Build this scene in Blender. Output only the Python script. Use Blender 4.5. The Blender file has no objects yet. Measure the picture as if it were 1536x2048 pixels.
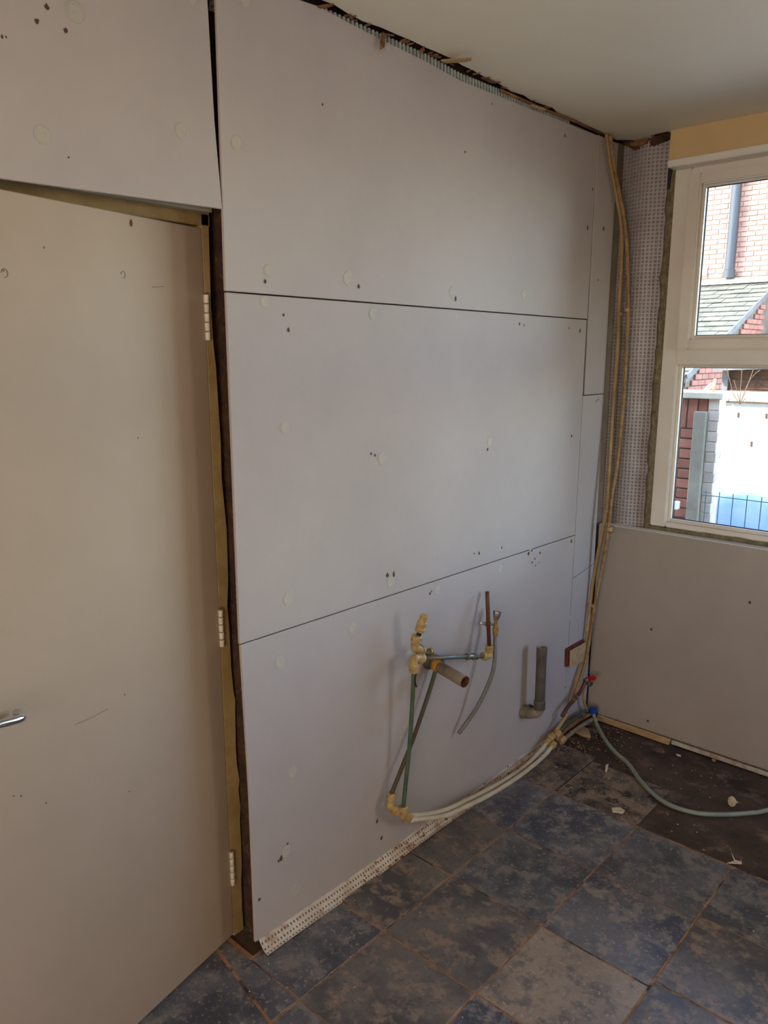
import bpy, bmesh, math, random
from mathutils import Vector, Matrix
random.seed(7)
C = bpy.context.scene.collection
sc = bpy.context.scene
R = math.radians

# ------------------------------------------------------------------ camera
W, H, F = 1536, 2048, 1522.46
CAM = Vector((1.5367, -3.1216, 1.68))
RT = Vector((0.74077, 0.67176, 0.0)); FW = Vector((-0.65790, 0.72548, -0.20209))
cam_pitch, cam_yaw = 0.203489, 0.736606
FW = Vector((-math.sin(cam_yaw)*math.cos(cam_pitch), math.cos(cam_yaw)*math.cos(cam_pitch), -math.sin(cam_pitch)))
RT = Vector((math.cos(cam_yaw), math.sin(cam_yaw), 0)); UP = RT.cross(FW)
cd = bpy.data.cameras.new('camera'); cam = bpy.data.objects.new('camera', cd); C.objects.link(cam)
cd.sensor_fit = 'VERTICAL'; cd.sensor_height = 36.0; cd.lens = F/H*36.0
cd.clip_start = 0.02; cd.clip_end = 200
m = Matrix((RT, UP, -FW)).transposed().to_4x4(); m.translation = CAM
cam.matrix_world = m; sc.camera = cam

# ------------------------------------------------------------------ world, sun, lamps, exposure
wd = bpy.data.worlds.new('sky'); sc.world = wd; wd.use_nodes = True
nt = wd.node_tree; nt.nodes.clear()
sk = nt.nodes.new('ShaderNodeTexSky'); sk.sky_type = 'NISHITA'; sk.sun_disc = False
sk.sun_elevation = R(42); sk.sun_rotation = R(222); sk.air_density = 1.0; sk.dust_density = 0.6; sk.altitude = 50; sk.ozone_density = 1.8
bg = nt.nodes.new('ShaderNodeBackground'); bg.inputs[1].default_value = 0.8
wo = nt.nodes.new('ShaderNodeOutputWorld')
nt.links.new(sk.outputs[0], bg.inputs[0]); nt.links.new(bg.outputs[0], wo.inputs[0])
sl = bpy.data.lights.new('sun', 'SUN'); sl.energy = 5.5; sl.angle = R(0.6); sl.color = (1, .93, .82)
so = bpy.data.objects.new('sun', sl); C.objects.link(so)
so.rotation_euler = Vector((-.42, -.60, .74)).to_track_quat('Z', 'Y').to_euler()
# added warm fill light behind the camera, standing in for a lit room
rl = bpy.data.lights.new('rear_fill', 'AREA'); rl.shape = 'RECTANGLE'; rl.size = 1.3; rl.size_y = 1.5; rl.energy = 13; rl.color = (1, .88, .77)
ro = bpy.data.objects.new('rear_fill', rl); C.objects.link(ro); ro.location = (1.75, -5.1, 1.35); ro.rotation_euler = (R(90), 0, 0)
# sky portal in the window opening
pl = bpy.data.lights.new('window_portal', 'AREA'); pl.shape = 'RECTANGLE'; pl.size = 2.0; pl.size_y = 1.5
pl.cycles.is_portal = True
po = bpy.data.objects.new('window_portal', pl); C.objects.link(po)
po.location = (1.2, .34, 1.68); po.rotation_euler = (R(-90), 0, 0)
p2 = bpy.data.lights.new('side_fill_portal', 'AREA'); p2.shape = 'RECTANGLE'; p2.size = .70; p2.size_y = 1.2  # sky portal for the side opening, which is added for side light
p2.cycles.is_portal = True
q2 = bpy.data.objects.new('side_fill_portal', p2); C.objects.link(q2)
q2.location = (2.61, -.45, 1.47); q2.rotation_euler = (R(90), 0, R(90))
# unseen pendant lamp added behind the camera as warm fill
ll = bpy.data.lights.new('fill_lamp', 'POINT'); ll.shadow_soft_size = .12; ll.energy = 2.5; ll.color = (1, .82, .62)
lo = bpy.data.objects.new('fill_lamp', ll); C.objects.link(lo); lo.location = (1.9, -3.9, 1.95)
vs = sc.view_settings
vs.view_transform = 'Standard'; vs.look = 'None'; vs.gamma = 1.0; vs.use_curve_mapping = False
vs.exposure = 1.65
cy = sc.cycles
cy.use_denoising = True; cy.max_bounces = 10; cy.diffuse_bounces = 6; cy.glossy_bounces = 4
cy.transparent_max_bounces = 12; cy.sample_clamp_indirect = 6.0; cy.caustics_reflective = False; cy.caustics_refractive = False

# ------------------------------------------------------------------ helpers
def at(x, y, ax, v):
    """world point on the plane coordinate[ax] = v that the photograph shows at pixel x, y"""
    d = RT*((x-W/2)/F) - UP*((y-H/2)/F) + FW
    return CAM + d*((v-CAM[ax])/d[ax])
def lin(c):
    return tuple(((v/255)/12.92 if v/255 <= .04045 else ((v/255+.055)/1.055)**2.4) for v in c[:3]) + (1,)
def mat(name, c1, c2=None, scale=8, detail=6, rough=.7, bump=0, bscale=None, metal=0, lo=.35, hi=.65, c3=None, s3=3, lo3=.55, hi3=.75,
        rnd=0, stretch=None, spec=.5, trans=0, c4=None, s4=60, lo4=.62, hi4=.7):
    m = bpy.data.materials.new(name); m.use_nodes = True
    n, l = m.node_tree.nodes, m.node_tree.links
    b = n['Principled BSDF']; b.inputs['Roughness'].default_value = rough; b.inputs['Metallic'].default_value = metal
    b.inputs['Specular IOR Level'].default_value = spec
    tc = n.new('ShaderNodeTexCoord'); oi = n.new('ShaderNodeObjectInfo')
    vm = n.new('ShaderNodeVectorMath'); vm.operation = 'MULTIPLY_ADD'
    vm.inputs[1].default_value = stretch or (1, 1, 1)
    cb = n.new('ShaderNodeVectorMath'); cb.operation = 'SCALE'; cb.inputs[3].default_value = 37.0
    cmb = n.new('ShaderNodeCombineXYZ')
    for i in range(3): l.new(oi.outputs['Random'], cmb.inputs[i])
    l.new(cmb.outputs[0], cb.inputs[0]); l.new(tc.outputs['Object'], vm.inputs[0]); l.new(cb.outputs[0], vm.inputs[2])
    vec = vm.outputs[0]
    def noise(s, d=6, r=.66):
        t = n.new('ShaderNodeTexNoise'); t.inputs['Scale'].default_value = s; t.inputs['Detail'].default_value = d
        t.inputs['Roughness'].default_value = r; l.new(vec, t.inputs['Vector']); return t
    def step(t, a, z):
        k = n.new('ShaderNodeMapRange'); k.inputs[1].default_value = a; k.inputs[2].default_value = z; k.clamp = True
        l.new(t.outputs[0], k.inputs[0]); return k.outputs[0]
    def mix(fac, A, B):
        x = n.new('ShaderNodeMix'); x.data_type = 'RGBA'; l.new(fac, x.inputs[0])
        for s, v in ((6, A), (7, B)):
            if isinstance(v, tuple): x.inputs[s].default_value = v
            else: l.new(v, x.inputs[s])
        return x.outputs[2]
    col = lin(c1)
    if c2: col = mix(step(noise(scale, detail), lo, hi), lin(c1), lin(c2))
    if c3: col = mix(step(noise(s3, 8, .7), lo3, hi3), col, lin(c3))
    if c4: col = mix(step(noise(s4, 4), lo4, hi4), col, lin(c4))
    if rnd:
        hs = n.new('ShaderNodeHueSaturation'); mr = n.new('ShaderNodeMapRange')
        mr.inputs[3].default_value = 1-rnd; mr.inputs[4].default_value = 1+rnd
        l.new(oi.outputs['Random'], mr.inputs[0]); l.new(mr.outputs[0], hs.inputs['Value'])
        if isinstance(col, tuple): hs.inputs['Color'].default_value = col
        else: l.new(col, hs.inputs['Color'])
        col = hs.outputs[0]
    if isinstance(col, tuple): b.inputs['Base Color'].default_value = col
    else: l.new(col, b.inputs['Base Color'])
    if bump:
        bp = n.new('ShaderNodeBump'); bp.inputs['Strength'].default_value = 1; bp.inputs['Distance'].default_value = bump
        l.new(noise(bscale or scale*4, 6).outputs[0], bp.inputs['Height']); l.new(bp.outputs[0], b.inputs['Normal'])
    return m
def mesh(name, v, f, smooth=False):
    me = bpy.data.meshes.new(name); me.from_pydata([tuple(p) for p in v], [], f); me.update()
    bm = bmesh.new(); bm.from_mesh(me); bmesh.ops.recalc_face_normals(bm, faces=bm.faces); bm.to_mesh(me); bm.free()
    if smooth: me.shade_smooth()
    return me
def obj(name, me, m, parent=None, label=None, cat=None, group=None, kind=None, loc=None):
    o = bpy.data.objects.new(name, me); C.objects.link(o)
    if m and me and not me.materials: me.materials.append(m)
    if parent: o.parent = parent
    if loc is not None: o.location = loc
    if label: o['label'] = label
    if cat: o['category'] = cat
    if group: o['group'] = group
    if kind: o['kind'] = kind
    return o
def empty(name, label, cat, group=None, kind=None, loc=(0, 0, 0)):
    o = obj(name, None, None, None, label, cat, group, kind); o.empty_display_size = .05
    return o
def box_me(name, a, b, bev=0):
    a, b = Vector(a), Vector(b)
    v = [(x, y, z) for x in (a.x, b.x) for y in (a.y, b.y) for z in (a.z, b.z)]
    f = [(0, 1, 3, 2), (4, 6, 7, 5), (0, 4, 5, 1), (2, 3, 7, 6), (0, 2, 6, 4), (1, 5, 7, 3)]
    me = mesh(name, v, f)
    if bev:
        bm = bmesh.new(); bm.from_mesh(me)
        bmesh.ops.bevel(bm, geom=list(bm.edges), offset=bev, segments=1, affect='EDGES', profile=.6); bm.to_mesh(me); bm.free()
    return me
def box(name, a, b, m, parent=None, bev=0, **k): return obj(name, box_me(name, a, b, bev), m, parent, **k)
def prism_me(name, poly, off, bev=0):
    """closed polygon of 3D points extruded by the vector off"""
    off = Vector(off); n = len(poly); poly = [Vector(p) for p in poly]
    v = poly + [p+off for p in poly]
    f = [tuple(range(n)), tuple(range(2*n-1, n-1, -1))] + [(i, (i+1) % n, n+(i+1) % n, n+i) for i in range(n)]
    me = mesh(name, v, f)
    if bev:
        bm = bmesh.new(); bm.from_mesh(me)
        bmesh.ops.bevel(bm, geom=list(bm.edges), offset=bev, segments=1, affect='EDGES'); bm.to_mesh(me); bm.free()
    return me
def prism(name, poly, off, m, parent=None, bev=0, **k): return obj(name, prism_me(name, poly, off, bev), m, parent, **k)
def smoothpath(P, n=6):
    P = [Vector(p) for p in P]
    if len(P) < 3: return P
    Q = []
    for i in range(len(P)-1):
        a = P[max(i-1, 0)]; b = P[i]; c = P[i+1]; d = P[min(i+2, len(P)-1)]
        for k in range(n):
            t = k/n
            Q.append(.5*((2*b)+(c-a)*t+(2*a-5*b+4*c-d)*t*t+(3*b-a-3*c+d)*t**3))
    Q.append(P[-1]); return Q
def sweep(P, prof, seg=12, cap=(True, True)):
    """rings along P; prof = radius or list of radii; returns v, f"""
    P = [Vector(p) for p in P]; n = len(P)
    rad = prof if isinstance(prof, (list, tuple)) else [prof]*n
    T = []
    for i in range(n):
        a, b = P[max(i-1, 0)], P[min(i+1, n-1)]
        t = (b-a)
        T.append(t.normalized() if t.length > 1e-9 else (T[-1] if T else Vector((0, 0, 1))))
    for i in range(n):
        if T[i].length < 1e-6: T[i] = T[i-1]
    u = T[0].orthogonal().normalized(); v = []; f = []
    for i in range(n):
        u = (u - T[i]*u.dot(T[i])).normalized(); w = T[i].cross(u)
        for k in range(seg):
            a = 2*math.pi*k/seg; v.append(P[i]+(u*math.cos(a)+w*math.sin(a))*rad[i])
    for i in range(n-1):
        for k in range(seg):
            k2 = (k+1) % seg; f.append((i*seg+k, i*seg+k2, (i+1)*seg+k2, (i+1)*seg+k))
    if cap[0]: f.append(tuple(range(seg-1, -1, -1)))
    if cap[1]: f.append(tuple(range((n-1)*seg, n*seg)))
    return v, f
def tube(name, P, r, m, parent=None, seg=12, curve=True, cap=(True, True), **k):
    v, f = sweep(smoothpath(P) if curve else P, r, seg, cap); me = mesh(name, v, f, True)
    return obj(name, me, m, parent, **k)
def turned_me(name, a, d, prof, seg=20, cap=(True, True)):
    """lathe: axis from point a along unit d; prof = [(distance, radius), ...] with hard rings kept"""
    a = Vector(a); d = Vector(d).normalized(); u = d.orthogonal().normalized(); w = d.cross(u)
    v = []; f = []
    for (s, r) in prof:
        for k in range(seg):
            t = 2*math.pi*k/seg; v.append(a+d*s+(u*math.cos(t)+w*math.sin(t))*r)
    for i in range(len(prof)-1):
        for k in range(seg):
            k2 = (k+1) % seg; f.append((i*seg+k, i*seg+k2, (i+1)*seg+k2, (i+1)*seg+k))
    if cap[0]: f.append(tuple(range(seg-1, -1, -1)))
    if cap[1]: f.append(tuple(range((len(prof)-1)*seg, len(prof)*seg)))
    me = mesh(name, v, f, True)
    try: me.set_sharp_from_angle(angle=R(35))
    except Exception: pass
    return me
def turned(name, a, d, prof, m, parent=None, seg=20, cap=(True, True), **k):
    return obj(name, turned_me(name, a, d, prof, seg, cap), m, parent, **k)
def join_me(name, parts, smooth=False):
    v, f = [], []
    for pv, pf in parts:
        o = len(v); v += list(pv); f += [tuple(i+o for i in q) for q in pf]
    return mesh(name, v, f, smooth)
def boxvf(a, b):
    v = [Vector((x, y, z)) for x in (a[0], b[0]) for y in (a[1], b[1]) for z in (a[2], b[2])]
    return v, [(0, 1, 3, 2), (4, 6, 7, 5), (0, 4, 5, 1), (2, 3, 7, 6), (0, 2, 6, 4), (1, 5, 7, 3)]
def jag(P, Q, n, amp, ax):
    """rough edge: n points between P and Q jittered in axis ax"""
    P, Q = Vector(P), Vector(Q); o = []
    for i in range(n+1):
        p = P.lerp(Q, i/n)
        if 0 < i < n: p[ax] += random.uniform(-amp, amp)
        o.append(p)
    return o

# ------------------------------------------------------------------ materials
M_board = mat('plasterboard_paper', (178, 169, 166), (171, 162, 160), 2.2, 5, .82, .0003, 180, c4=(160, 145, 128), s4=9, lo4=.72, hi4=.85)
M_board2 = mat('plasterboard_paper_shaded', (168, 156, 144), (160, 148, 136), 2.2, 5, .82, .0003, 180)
M_edge = mat('board_edge', (196, 190, 182), (170, 158, 142), 20, 4, .9, .0008)
M_disc = mat('filled_fixing', (196, 190, 180), (178, 170, 160), 60, 4, .8, .0006, 220)
M_hole = mat('torn_hole', (104, 76, 56), (52, 36, 26), 90, 3, .95)
M_pencil = mat('pencil_mark', (104, 92, 82), rough=.9)
M_old = mat('old_masonry', (86, 56, 34), (40, 24, 15), 14, 8, .95, .012, 26, c3=(120, 90, 60), s3=30)
M_ceil = mat('ceiling_paint', (226, 218, 200), (220, 212, 194), 1.5, 4, .6, .0004, 60)
M_laths = mat('splintered_timber', (150, 104, 62), (92, 56, 32), 40, 6, .9, .001, stretch=(1, .25, 1))
M_split = mat('dark_split_timber', (96, 60, 34), (44, 28, 18), 30, 6, .95)
M_cream = mat('cream_plaster', (212, 182, 134), (204, 172, 124), 3, 4, .7, .0005, 60)
M_door = mat('door_gloss_paint', (170, 150, 131), (163, 143, 124), 1.6, 4, .6, .0002, 30, c4=(160, 140, 112), s4=7, lo4=.74, hi4=.9)
M_frame = mat('door_frame_paint', (172, 146, 98), (146, 118, 74), 9, 6, .6, .001, c3=(130, 84, 40), s3=6, lo3=.6, hi3=.78)
M_hinge = mat('painted_hinge', (226, 218, 200), (204, 192, 166), 40, 4, .5)
M_rust = mat('rust', (170, 82, 34), (120, 56, 24), 80, 4, .8)
M_latch = mat('latch_brown', (108, 66, 32), (70, 42, 20), 80, 4, .9)
M_chrome = mat('chrome', (214, 214, 216), rough=.12, metal=1)
M_pvc = mat('window_pvc', (226, 218, 206), (216, 206, 192), 3, 3, .38, c4=(170, 150, 120), s4=6, lo4=.72, hi4=.9)
M_trim = mat('window_head_trim', (228, 222, 212), rough=.4)
M_gasket = mat('gasket', (40, 44, 50), rough=.7)
M_foam = mat('expanding_foam', (138, 124, 94), (98, 86, 66), 35, 6, .95, .004, 60, c3=(70, 62, 38), s3=22)
M_memb = mat('dimple_membrane', (172, 164, 162), (158, 148, 146), 6, 4, .45, .0002)
M_stud = mat('stud_bottom_shade', (152, 144, 148), (138, 130, 134), 6, 4, .6)  # darker than the sheet: recess shade put into the colour
M_studp = mat('pale_stud', (176, 182, 176), (140, 146, 142), 30, 4, .6)
M_memb2 = mat('dimple_membrane_white', (204, 198, 188), (180, 168, 152), 12, 5, .5, c3=(150, 108, 74), s3=16, lo3=.50, hi3=.68)
M_screed = mat('brown_screed', (86, 66, 52), (48, 37, 30), 5, 8, .75, .003, 20, c3=(128, 108, 90), s3=9, lo3=.54, hi3=.72, c4=(140, 120, 98), s4=40, lo4=.66, hi4=.74)
M_grout = mat('grout', (172, 128, 96), (120, 86, 64), 20, 6, .9, .001, c3=(58, 46, 42), s3=5, lo3=.54, hi3=.62)
T = dict(detail=12, bump=.0014, bscale=34, lo=.42, hi=.58, s3=17, lo3=.49, hi3=.60, s4=85, lo4=.58, hi4=.68, rough=.30)
M_tile = [mat('slate_tile_blue', (68, 71, 84), (104, 104, 112), 5, c3=(134, 128, 124), c4=(158, 148, 138), **T),
          mat('slate_tile_dark', (66, 68, 76), (94, 94, 100), 6, c3=(122, 116, 112), c4=(152, 140, 128), **T),
          mat('slate_tile_brown', (76, 75, 78), (108, 102, 98), 5, c3=(136, 120, 106), c4=(92, 68, 50), **T),
          mat('slate_tile_pale', (128, 116, 106), (150, 136, 124), 4, c3=(104, 98, 96), c4=(172, 156, 140), **T),
          mat('slate_tile_dirty', (80, 70, 64), (132, 114, 98), 9, c3=(44, 42, 46), c4=(176, 156, 132), **T)]
M_fit = mat('push_fit_plastic', (186, 160, 108), (156, 124, 76), 40, 4, .45, c3=(140, 98, 54), s3=50, lo3=.62, hi3=.75)
M_verd = mat('verdigris_copper', (62, 82, 60), (84, 104, 80), 22, 5, .6, c3=(92, 62, 40), s3=14, lo3=.55, hi3=.68, metal=.2)
M_copper = mat('tarnished_copper', (128, 74, 50), (84, 50, 38), 16, 5, .5, c3=(80, 92, 74), s3=20, lo3=.62, hi3=.74, metal=.6)
M_copperg = mat('greened_copper_blend', (96, 110, 100), (118, 100, 88), 10, 5, .45, c3=(176, 170, 160), s3=14, lo3=.6, hi3=.7, metal=.4)
M_slant = mat('mottled_copper', (84, 62, 40), (70, 76, 52), 12, 5, .55, metal=.2)
M_return = mat('brown_return', (128, 112, 96), (108, 92, 76), 6, 5, .9)
M_brass = mat('brass', (196, 160, 92), (150, 118, 66), 60, 4, .4, metal=.7)
M_nickel = mat('plated_valve', (168, 160, 146), (120, 112, 98), 60, 4, .35, metal=.7)
M_hose = mat('grey_hose', (118, 116, 110), (104, 102, 96), 30, 4, .55)
M_waste = mat('grey_waste_pipe', (146, 132, 112), (122, 108, 90), 18, 5, .55, c3=(98, 84, 66), s3=9)
M_waste2 = mat('dark_waste_pipe', (92, 84, 76), (74, 66, 60), 18, 5, .5, c3=(124, 110, 92), s3=12)
M_yellow = mat('yellow_sealant', (214, 150, 44), (180, 120, 34), 40, 4, .6)
M_white = mat('white_pipe_plastic', (206, 196, 176), (186, 172, 146), 14, 5, .5, c3=(150, 112, 76), s3=12, lo3=.62, hi3=.78)
M_cpipe = mat('painted_pipe', (176, 148, 104), (150, 120, 78), 12, 5, .5)
M_cpipe2 = mat('painted_pipe_rough', (160, 128, 84), (118, 88, 52), 30, 6, .65, .001, c3=(116, 84, 48), s3=30, lo3=.56, hi3=.68)
M_black = mat('black_rubber_and_gap', (26, 22, 20), rough=.6)
M_red = mat('red_lever', (190, 22, 26), rough=.4)
M_bluep = mat('blue_plastic', (32, 74, 158), (24, 54, 120), 40, 3, .45)
M_ghose = mat('pale_green_hose', (142, 148, 134), (128, 136, 122), 20, 3, .42)
M_socket = mat('old_socket_plate', (190, 164, 124), (164, 138, 100), 30, 5, .55)
M_redbox = mat('red_brown_box', (122, 40, 26), (84, 28, 20), 30, 4, .7)
M_wood = mat('bare_wood', (190, 160, 116), (160, 126, 84), 24, 6, .8, stretch=(.3, 1, 1))
M_dirt = mat('plaster_dirt', (150, 108, 74), (96, 62, 40), 60, 5, .95)
M_flake = mat('pale_flake', (222, 208, 184), (200, 176, 146), 40, 3, .8)
M_ebrick = mat('house_brick', (186, 138, 118), (168, 118, 98), 5, 5, .9, .002, rnd=.16)
M_emort = mat('house_mortar', (206, 192, 172), (170, 156, 134), 8, 5, .95)
M_ybrick = mat('yard_brick', (166, 108, 90), (142, 86, 70), 6, 5, .9, .002, rnd=.16)
M_sunbrick = mat('brick_sunlight_painted', (190, 180, 166), (174, 160, 148), 6, 5, .9, .002, rnd=.08)  # paler brick colour stands for sunlight on the wall return
M_ymort = mat('yard_mortar', (120, 104, 92), (96, 84, 74), 10, 5, .95)
M_cem = mat('cement_render', (150, 144, 126), (128, 122, 106), 5, 6, .9, .002, c3=(96, 112, 84), s3=4, lo3=.62, hi3=.8)
M_cop = mat('coping_stone', (214, 204, 184), (190, 180, 160), 6, 5, .9, .002)
M_slate = mat('roof_slate', (98, 95, 80), (78, 77, 66), 5, 5, .8, .002, rnd=.14)
M_whiteb = mat('white_painted_board', (240, 240, 236), rough=.6)
M_gwire = mat('green_fence_wire', (36, 66, 64), rough=.5)
M_tarp = mat('blue_tarpaulin', (60, 108, 186), (110, 150, 206), 4, 4, .45, c3=(224, 130, 70), s3=3.5, lo3=.6, hi3=.64, stretch=(1, 1, 2.2))
M_tarpw = mat('pale_blue_sheet', (196, 216, 236), (160, 194, 228), 4, 4, .5)
M_dpipe = mat('grey_soil_pipe', (44, 46, 50), rough=.5)
M_conc = mat('yard_concrete', (176, 170, 158), (160, 152, 140), 3, 6, .9)
M_twig = mat('twig_bark', (110, 84, 60), rough=.9)
M_barge = mat('barge_board', (84, 84, 84), (110, 106, 100), 10, 4, .7)
gm = bpy.data.materials.new('window_glass'); gm.use_nodes = True
n, l = gm.node_tree.nodes, gm.node_tree.links; n.clear()
tr = n.new('ShaderNodeBsdfTransparent'); tr.inputs[0].default_value = (.93, .95, .95, 1)
gl = n.new('ShaderNodeBsdfGlossy'); gl.inputs['Roughness'].default_value = .02
fr = n.new('ShaderNodeFresnel'); fr.inputs[0].default_value = 1.45
mx = n.new('ShaderNodeMixShader'); ou = n.new('ShaderNodeOutputMaterial')
l.new(fr.outputs[0], mx.inputs[0]); l.new(tr.outputs[0], mx.inputs[1]); l.new(gl.outputs[0], mx.inputs[2]); l.new(mx.outputs[0], ou.inputs[0])
M_glass = gm

# ------------------------------------------------------------------ room shell
ZC = 2.535
XR, YB = 2.5, -5.2
floor = box('floor', (-1.4, YB, -.15), (XR, .09, -.006), M_screed, kind='structure', label='brown screed floor under dusty dark slate-effect tiles')
grout = box('grout_bed', (0.0, YB, -.006), (XR, -.657, -.0022), M_grout, floor)
box('grout_bed', (-.11, -2.62, -.006), (0.0, -1.985, -.0022), M_grout, floor)
tile_cache = {}
def tile(x0, x1, y0, y1, mi, poly=None):
    g = .0030
    if poly is None:
        key = (round(x1-x0, 3), round(y1-y0, 3), mi)
        w, h = (x1-x0)/2-g, (y1-y0)/2-g
        if key not in tile_cache:
            tile_cache[key] = prism_me('tile', [(-w, -h, -.006), (w, -h, -.006), (w, h, -.006), (-w, h, -.006)], (0, 0, .006), .0012)
            tile_cache[key].materials.append(M_tile[mi])
        o = obj('tile', tile_cache[key], None, floor, loc=((x0+x1)/2, (y0+y1)/2, 0))
    else:
        cx = sum(p[0] for p in poly)/len(poly); cyy = sum(p[1] for p in poly)/len(poly)
        P = [(cx+(p[0]-cx)*.985, cyy+(p[1]-cyy)*.985, -.006) for p in poly]
        o = obj('tile', prism_me('tile', P, (0, 0, .006), .001), M_tile[mi], floor)
    o.location.z += random.uniform(-.0008, .0004)
    o.rotation_euler = (random.uniform(-.0015, .0015), random.uniform(-.0015, .0015), random.uniform(-.004, .004)) if poly is None else (0, 0, 0)
    return o
XL = [.214, .550, .885, 1.222, 1.558, 1.894, 2.23, 2.566]
YL = [-.33-.3335*k for k in range(15)]
pick = {(1, 3): 2, (1, 2): 1, (2, 3): 3, (2, 2): 0, (2, 1): 1, (1, 1): 0, (3, 2): 2, (3, 1): 1, (1, 4): 2, (0, 1): 0, (0, 2): 2, (0, 3): 2, (0, 4): 1, (1, 5): 1, (2, 4): 0, (3, 3): 2, (0, 0): 4, (1, 0): 4}
for j in range(len(YL)-1):
    ya, yb = YL[j+1], YL[j]
    if j == 0:
        tile(.03, XL[0], ya, yb+.02, 4); tile(XL[0], XL[1], ya, yb-.02, 4); continue
    if not (-2.4 < yb < -1.95): tile(.004, XL[0], ya, yb, pick.get((0, j), random.choice([0, 1, 2])))
    for i in range(len(XL)-1):
        dy = .028 if i >= 2 else 0
        if i == 0 or i == 1 or True:
            tile(XL[i], XL[i+1], ya+dy, yb+dy if not (j == 1 and i >= 2) else yb, pick.get((i+1, j), random.choice([0, 1, 1, 2])))
tile(0, 0, 0, 0, 1, [(-.105, -2.0), (.211, -2.0), (.211, -2.09), (-.105, -2.035)])
tile(0, 0, 0, 0, 1, [(-.105, -2.042), (.211, -2.097), (.211, -2.33), (-.105, -2.33)])
tile(0, 0, 0, 0, 1, [(-.105, -2.335), (.211, -2.335), (.211, -2.6), (-.105, -2.6)])

# left wall: old masonry with the doorway cut in it
DY0, DY1, DZ = -1.930, -2.84, 2.03
wl = empty('wall_left', 'left wall of old brown masonry lined with pale plasterboard', 'wall', kind='structure')
box('masonry', (-.35, DY0, -.05), (-.055, .5, 2.75), M_old, wl)
box('masonry', (-.35, DY1, DZ), (-.055, DY0, 2.75), M_old, wl)
box('masonry', (-.35, YB, -.05), (-.055, DY1, 2.75), M_old, wl)
BT = .009
def board(pts, name='plasterboard', m=M_board, x=0.0, label=None):
    poly = [(x, p[0], p[1]) for p in pts]
    return prism(name, poly, (-BT, 0, 0), m, wl, bev=.0015, label=label)
def wpt(x, y): p = at(x, y, 0, 0); return (p.y, p.z)
yA = -1.986
topP = [wpt(*q) for q in ((640, 13), (700, 46), (775, 84), (850, 121), (920, 160), (1000, 192), (1060, 217), (1130, 244), (1186, 266))]
bA = board([(yA, 1.829), (-.192, 1.8235), (-.182, topP[-1][1])] + topP[::-1][1:] + [(-1.80, 2.52), (-1.979, 2.52)], label='upper wide plasterboard sheet, cut short of the ceiling')
bB = board([(yA, .941), (-.200, .920), (-.1945, 1.820), (yA+.001, 1.8255)], label='middle wide plasterboard sheet')
bCp = [(yA+.002, .9375), (yA+.012, .5), (yA+.012, .035)] + [(-1.2, .02), (-.6, .008), (-.215, .008), (-.200, .9165)]
bC = board(bCp, label='lowest wide plasterboard sheet with pipes coming out')
bD = board([(-.179, 1.516), (-.006, 1.516), (-.006, 2.523), (-.179, 2.523)], label='narrow upper filler strip beside the corner')
bE = board([(-.197, wpt(1149, 1155)[1]), (-.004, wpt(1180, 1143)[1]+.03), (-.004, 1.513), (-.191, 1.513)], label='narrow middle filler strip beside the corner')
bF = board([(-.212, .012), (-.004, .012), (-.004, wpt(1180, 1143)[1]+.027), (-.197, wpt(1149, 1155)[1]-.003)], label='narrow lowest filler strip beside the corner')
gb = wpt(0, 357); ge = wpt(445, 418)
bG = board([(ge[0]+.000, ge[1]), (-1.997, 2.2), (-2.004, 2.522), (YB, 2.522), (YB, 2.0), (gb[0], gb[1])], x=.0, label='plasterboard sheet over the door')
board([(YB, .02), (-2.86, .02), (-2.86, 1.995), (YB, 1.995)])
# filled fixings and holes, children of the sheet they sit in
def rough_disc(name, r, t, seg=22, rings=(1, .90, .74, .66, .36, .26), wob=.05):
    v, f = [], []
    hs = [0, t, t*.45, t, t*.75, t*.2]
    ph = [random.uniform(0, 6.28) for _ in range(3)]
    for ri, h in zip(rings, hs):
        for k in range(seg):
            a = 2*math.pi*k/seg
            q = r*ri*(1+wob*math.sin(2*a+ph[0])+wob*.6*math.sin(3*a+ph[1]))
            v.append((h, q*math.cos(a), q*math.sin(a)))
    for i in range(len(rings)-1):
        for k in range(seg):
            k2 = (k+1) % seg; f.append((i*seg+k, i*seg+k2, (i+1)*seg+k2, (i+1)*seg+k))
    f.append(tuple(range((len(rings)-1)*seg, len(rings)*seg)))
    me = mesh(name, v, f); me.materials.append(M_disc); return me
disc_me = [rough_disc('fixing', 1, .05, wob=w) for w in (.02, .05, .09)]
def disc(b, x, y, r, sx=1):
    p = at(x, y, 0, 0)
    o = obj('fixing', random.choice(disc_me), None, b, loc=(0.0004, p.y, p.z)); o.scale = (r*1.0, r*sx, r)
def pxr(x, y, r): return r/F*((at(x, y, 0, 0)-CAM).dot(FW))
for b, L in ((bG, ((85, 270, 19), (150, 24, 21), (362, 261, 15), (384, -4, 14))),
             (bA, ((474, 286, 16), (490, 3, 12), (537, 541, 13), (695, 556, 14), (905, 583, 12), (775, 95, 10), (1047, 588, 9))),
             (bB, ((529, 604, 12), (745, 627, 12), (912, 634, 6), (569, 855, 13), (763, 917, 12), (979, 883, 9), (577, 1197, 15), (781, 1164, 11), (1000, 1096, 6))),
             (bC, ((560, 1326, 14), (705, 1256, 12), (585, 1544, 13), (572, 1702, 13), (591, 1780, 13), (1000, 1138, 9), (874, 1180, 9)))):
    for x, y, r in L: disc(b, x, y, pxr(x, y, r), .92)
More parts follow.
